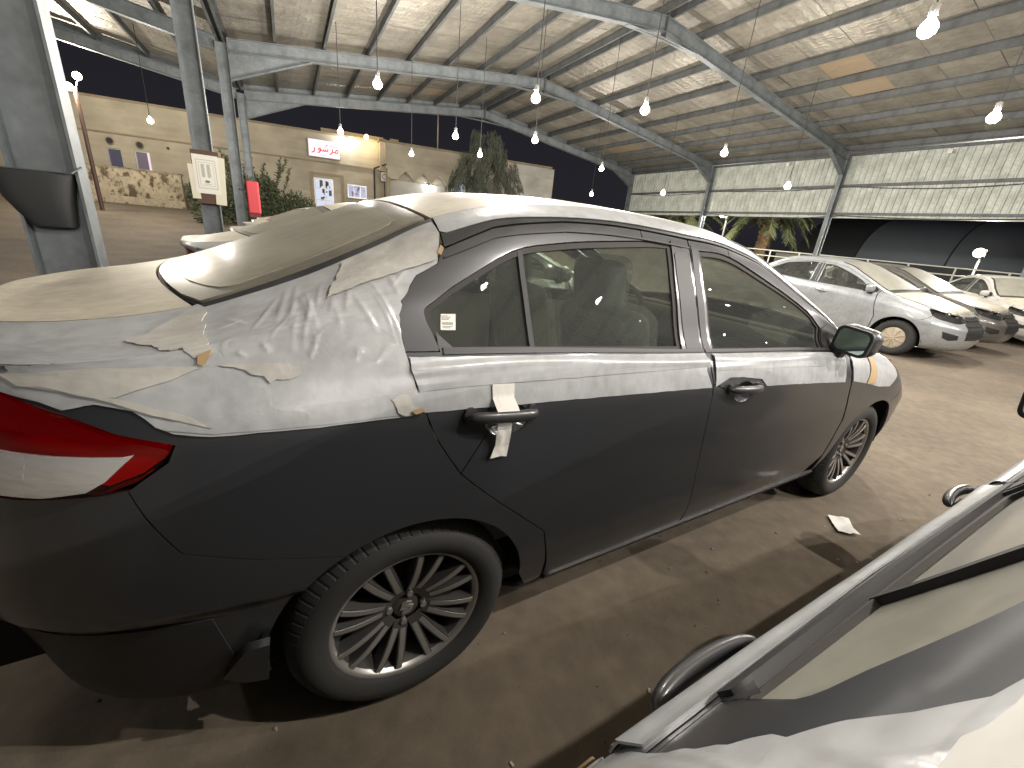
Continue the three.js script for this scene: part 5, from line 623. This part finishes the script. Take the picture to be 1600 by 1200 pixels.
function flood(dx, dz, L, el, cd, label, col = [1, .95, .82], r = .2) { const [x, z] = from(dx, dz, L), y = 1.348 + el * L, g = group('flood_lamp', null, label, 'flood lamp', 'flood lamps beyond the fence'); g.position.set(x, 0, z); mesh('pole', rod([.42, 0, 0], [.42, y - .25, 0], .05, 8), std([.03, .03, .03], .8), g); mesh('lamp_head', [box(.16, .34, .42, .18, y, 0, 0, 0, 0, .02), rod([.42, y - .27, 0], [.24, y - .1, 0], .04)], std([.05, .05, .05], .7), g); mesh('lamp_glass', new THREE.SphereGeometry(r, 14, 10).translate(-.08, y, 0), new THREE.MeshStandardMaterial({ color: lin(.2, .2, .2), emissive: lin(...col), emissiveIntensity: 20, roughness: .5 }), g); const l = new THREE.PointLight(lin(...col), cd); l.position.set(-.34, y, 0); l.shadow.radius = r / .02; l.castShadow = true; l.name = 'light'; g.add(l); }
flood(.974, -.228, 30, .038, 380, 'blazing flood lamp in front of the storage tent');
flood(.816, -.578, 27, .074, 120, 'white flood lamp beside the palms above the car roof', [1, .95, .80], .14);
// ---------- the cars ----------
const car = group('sedan', null, 'dark grey sedan in white film, strap over its door handle and sticker in its window', 'car');
buildSedan(car, { dustyGlass: M.glassHazy });
// neighbours in the same row, copied before the marks of their own are added to this one
const rowGroup = 'film wrapped sedans parked side by side';
[[.10, -2.42, 'white wrapped sedan parked directly behind the dark grey one, red tail lamp showing'], [.28, -4.85, 'white wrapped sedan second beyond the dark grey one, only lid and roof showing'], [.36, -7.25, 'white wrapped sedan third beyond the dark grey one, lid edge showing'], [.45, -9.7, 'white wrapped sedan fourth beyond the dark grey one, lid tip showing'], [.55, -12.1, 'white wrapped sedan at the far end of the row']].forEach(([x, z, label]) => { const c = car.clone(); c.name = numbered('sedan'); c.position.set(x, 0, z); meta(c, label, 'car', rowGroup); scene.add(c); });
{ const c = car.clone(); c.name = numbered('sedan'); c.traverse(q => { if (q.material === M.glassHazy) q.material = M.glassDusty; }); c.position.set(-.047, -.05, 2.376); c.rotation.y = .0156; meta(c, 'sedan close by at the lower right, window and white wrapped roof filling the corner', 'car', rowGroup); scene.add(c); }
car.userData.group = rowGroup;
{ // strap over the handle, sticker in the quarter glass
  const F = (s, t) => S(s, t), door = car.children.find(c => c.name === 'rear_door');
  const strapM = std([.66, .645, .60], .65, 0, { bumpMap: crinkleT, bumpScale: .002 });
  mesh('paper_strap', [panel([[-1.137, .826], [-1.075, .825], [-1.078, .778], [-1.138, .778]], F, { da: .01, db: .008, flange: .001, off: (s, t) => .006 + .030 * Math.max(0, Math.min(1, (.80 - t) / .02)) })], strapM, door); mesh('paper_strap', [panel([[-1.132, .762], [-1.090, .762], [-1.088, .70], [-1.092, .672], [-1.108, .675], [-1.140, .674], [-1.128, .705]], F, { da: .01, db: .008, flange: .001, off: (s, t) => .008 + .012 * Math.max(0, Math.min(1, (t - .70) / .05)) + .005 * vnoise(s * 60, t * 40, 0, 3) })], strapM, door);
  const c = document.createElement('canvas'); c.width = 96; c.height = 112; const k = c.getContext('2d'); k.fillStyle = '#e4e3da'; k.fillRect(0, 0, 96, 112); k.fillStyle = '#55544e'; for (let i = 0; i < 4; i++) k.fillRect(14, 12 + i * 9, 40 + (i * 17 % 24), 4); for (let i = 0; i < 22; i++) k.fillRect(14 + i * 3, 58, 1 + (i * 7 % 3) * .6, 20); for (let i = 0; i < 2; i++) k.fillRect(14, 86 + i * 9, 60 - i * 14, 4);
  const t = new THREE.CanvasTexture(c); t.colorSpace = THREE.SRGBColorSpace; t.magFilter = THREE.LinearFilter; const g = panel([[-1.244, .961], [-1.206, .961], [-1.200, 1.016], [-1.238, 1.016]], F, { off: -.0115, flange: 0 }); const uv = g.getAttribute('uv'); for (let i = 0; i < uv.count; i++) uv.setXY(i, (uv.getX(i) + 1.244) / .041, 1 - (uv.getY(i) - .961) / .055); t.flipY = false;
  const wg = door.children.find(c => c.name === 'window_glass'); const sm = mesh('sticker', g, std([.9, .9, .9], .6, 0, { map: t }), door); sm.userData.label = 'small white printed sticker';
}
// silver sedans across the aisle
const silver = phy([.44, .475, .50], .34, .35, { clearcoat: .8, clearcoatRoughness: .10, map: dustT }), greyP = phy([.17, .165, .155], .38, .4, { clearcoat: .7, clearcoatRoughness: .12, map: dustT });
const sgrp = 'sedans across the aisle';
const silverOpt = { paint: silver, frame: silver, film: false, dusty: true, xs: .9, wheelR: .292, rimR: .178, cover: true, handle: silver, mirror: silver };
const s1 = group('silver_sedan', null, 'silver blue compact sedan across the aisle with tan wheel covers', 'car', sgrp); buildSedan(s1, silverOpt); s1.position.set(8.25, 0, -2.2); s1.rotation.y = -Math.PI / 2;
{ const s2 = s1.clone(); s2.name = numbered('silver_sedan'); s2.position.set(10.75, 0, -2.25); meta(s2, 'grey sided sedan with pale dusty bonnet beside the silver blue one', 'car', sgrp); s2.traverse(o => { if (o.material === silver) o.material = greyP; }); scene.add(s2);
  const s3 = s1.clone(); s3.name = numbered('silver_sedan'); s3.position.set(14.6, 0, -1.2); s3.rotation.y = -Math.PI / 2 - .9; meta(s3, 'white sedan at the right edge turned across behind the silver cars', 'car', sgrp); const wp = phy([.62, .62, .58], .35, 0, { clearcoat: .6, map: dustT }); s3.traverse(o => { if (o.material === silver) o.material = wp; }); scene.add(s3);
  const s4 = s1.clone(); s4.name = numbered('silver_sedan'); s4.position.set(14.2, 0, -8.2); s4.rotation.y = -Math.PI / 2; meta(s4, 'white sedan in a farther row, roof showing above the silver blue one', 'car', sgrp); s4.traverse(o => { if (o.material === silver) o.material = wp; }); scene.add(s4); }
// ---------- small things on the ground ----------
{ const g = new THREE.PlaneGeometry(.15, .10, 8, 6); g.rotateX(-Math.PI / 2); const p = g.getAttribute('position'); for (let i = 0; i < p.count; i++) p.setY(i, .006 + .014 * Math.abs(p.getX(i) / .075) * (p.getZ(i) > 0 ? 1 : .4) + .004 * vnoise(p.getX(i) * 40, p.getZ(i) * 40, 0, 2)); g.computeVertexNormals(); const m = mesh('paper_scrap', g, M.paper, null, 'crumpled white paper scrap lying on the dirt between the two cars', 'paper'); m.position.set(1.03, gy(1.03, 1.02) + .002, 1.02); m.rotation.y = .75; }
{ seed = 991; const geos = [0, 1, 2].map(k => { const q = new THREE.IcosahedronGeometry(1, 1), p = q.getAttribute('position'); for (let i = 0; i < p.count; i++) { const s = .7 + .6 * hash(Math.round(p.getX(i) * 50), Math.round(p.getY(i) * 50), Math.round(p.getZ(i) * 50) + k); p.setXYZ(i, p.getX(i) * s, p.getY(i) * s * .6, p.getZ(i) * s); } q.computeVertexNormals(); return q; }), m = std([.9, .9, .9], .9), n = 1500; const I = new THREE.InstancedMesh(geos[0], m, n); const o = new THREE.Object3D(), c = new THREE.Color(); for (let i = 0; i < n; i++) { const r = Math.pow(rnd(), 1.6) * 9, a = rnd() * 6.283, x = -.2 + Math.cos(a) * r, z = 1.2 + Math.sin(a) * r * .8, s = .0018 + .0045 * Math.pow(rnd(), 6); o.position.set(x, gy(x, z) + s * .2, z); o.rotation.set(rnd(), rnd() * 6, rnd()); o.scale.setScalar(s); o.updateMatrix(); I.setMatrixAt(i, o.matrix); const v = rr(.10, .30); I.setColorAt(i, c.setRGB(v, v * .86, v * .70)); } I.name = 'gravel'; I.castShadow = I.receiveShadow = true; meta(I, 'loose grit and small stones scattered over the dirt between the cars', 'gravel', null, 'stuff'); scene.add(I); }
{ seed = 313; const pos = [], n = 34; const geo = []; for (let i = 0; i < n; i++) { const x = rr(-1.2, 1.6), z = rr(.95, 1.6), s = rr(.003, .008); const q = new THREE.PlaneGeometry(s * 2, s, 2, 1); q.rotateX(-Math.PI / 2 + rr(-.4, .4)); q.rotateY(rnd() * 6); q.translate(x, gy(x, z) + .006, z); geo.push(q); } mesh('litter', geo, std([.50, .45, .36], .8), null, 'scattered pale flakes of torn film and dry leaves on the dirt', 'litter', null, 'stuff'); }
// shadows on for all
scene.traverse(o => { if (o.isMesh) o.castShadow = o.receiveShadow = true; });
renderer.render(scene, camera);
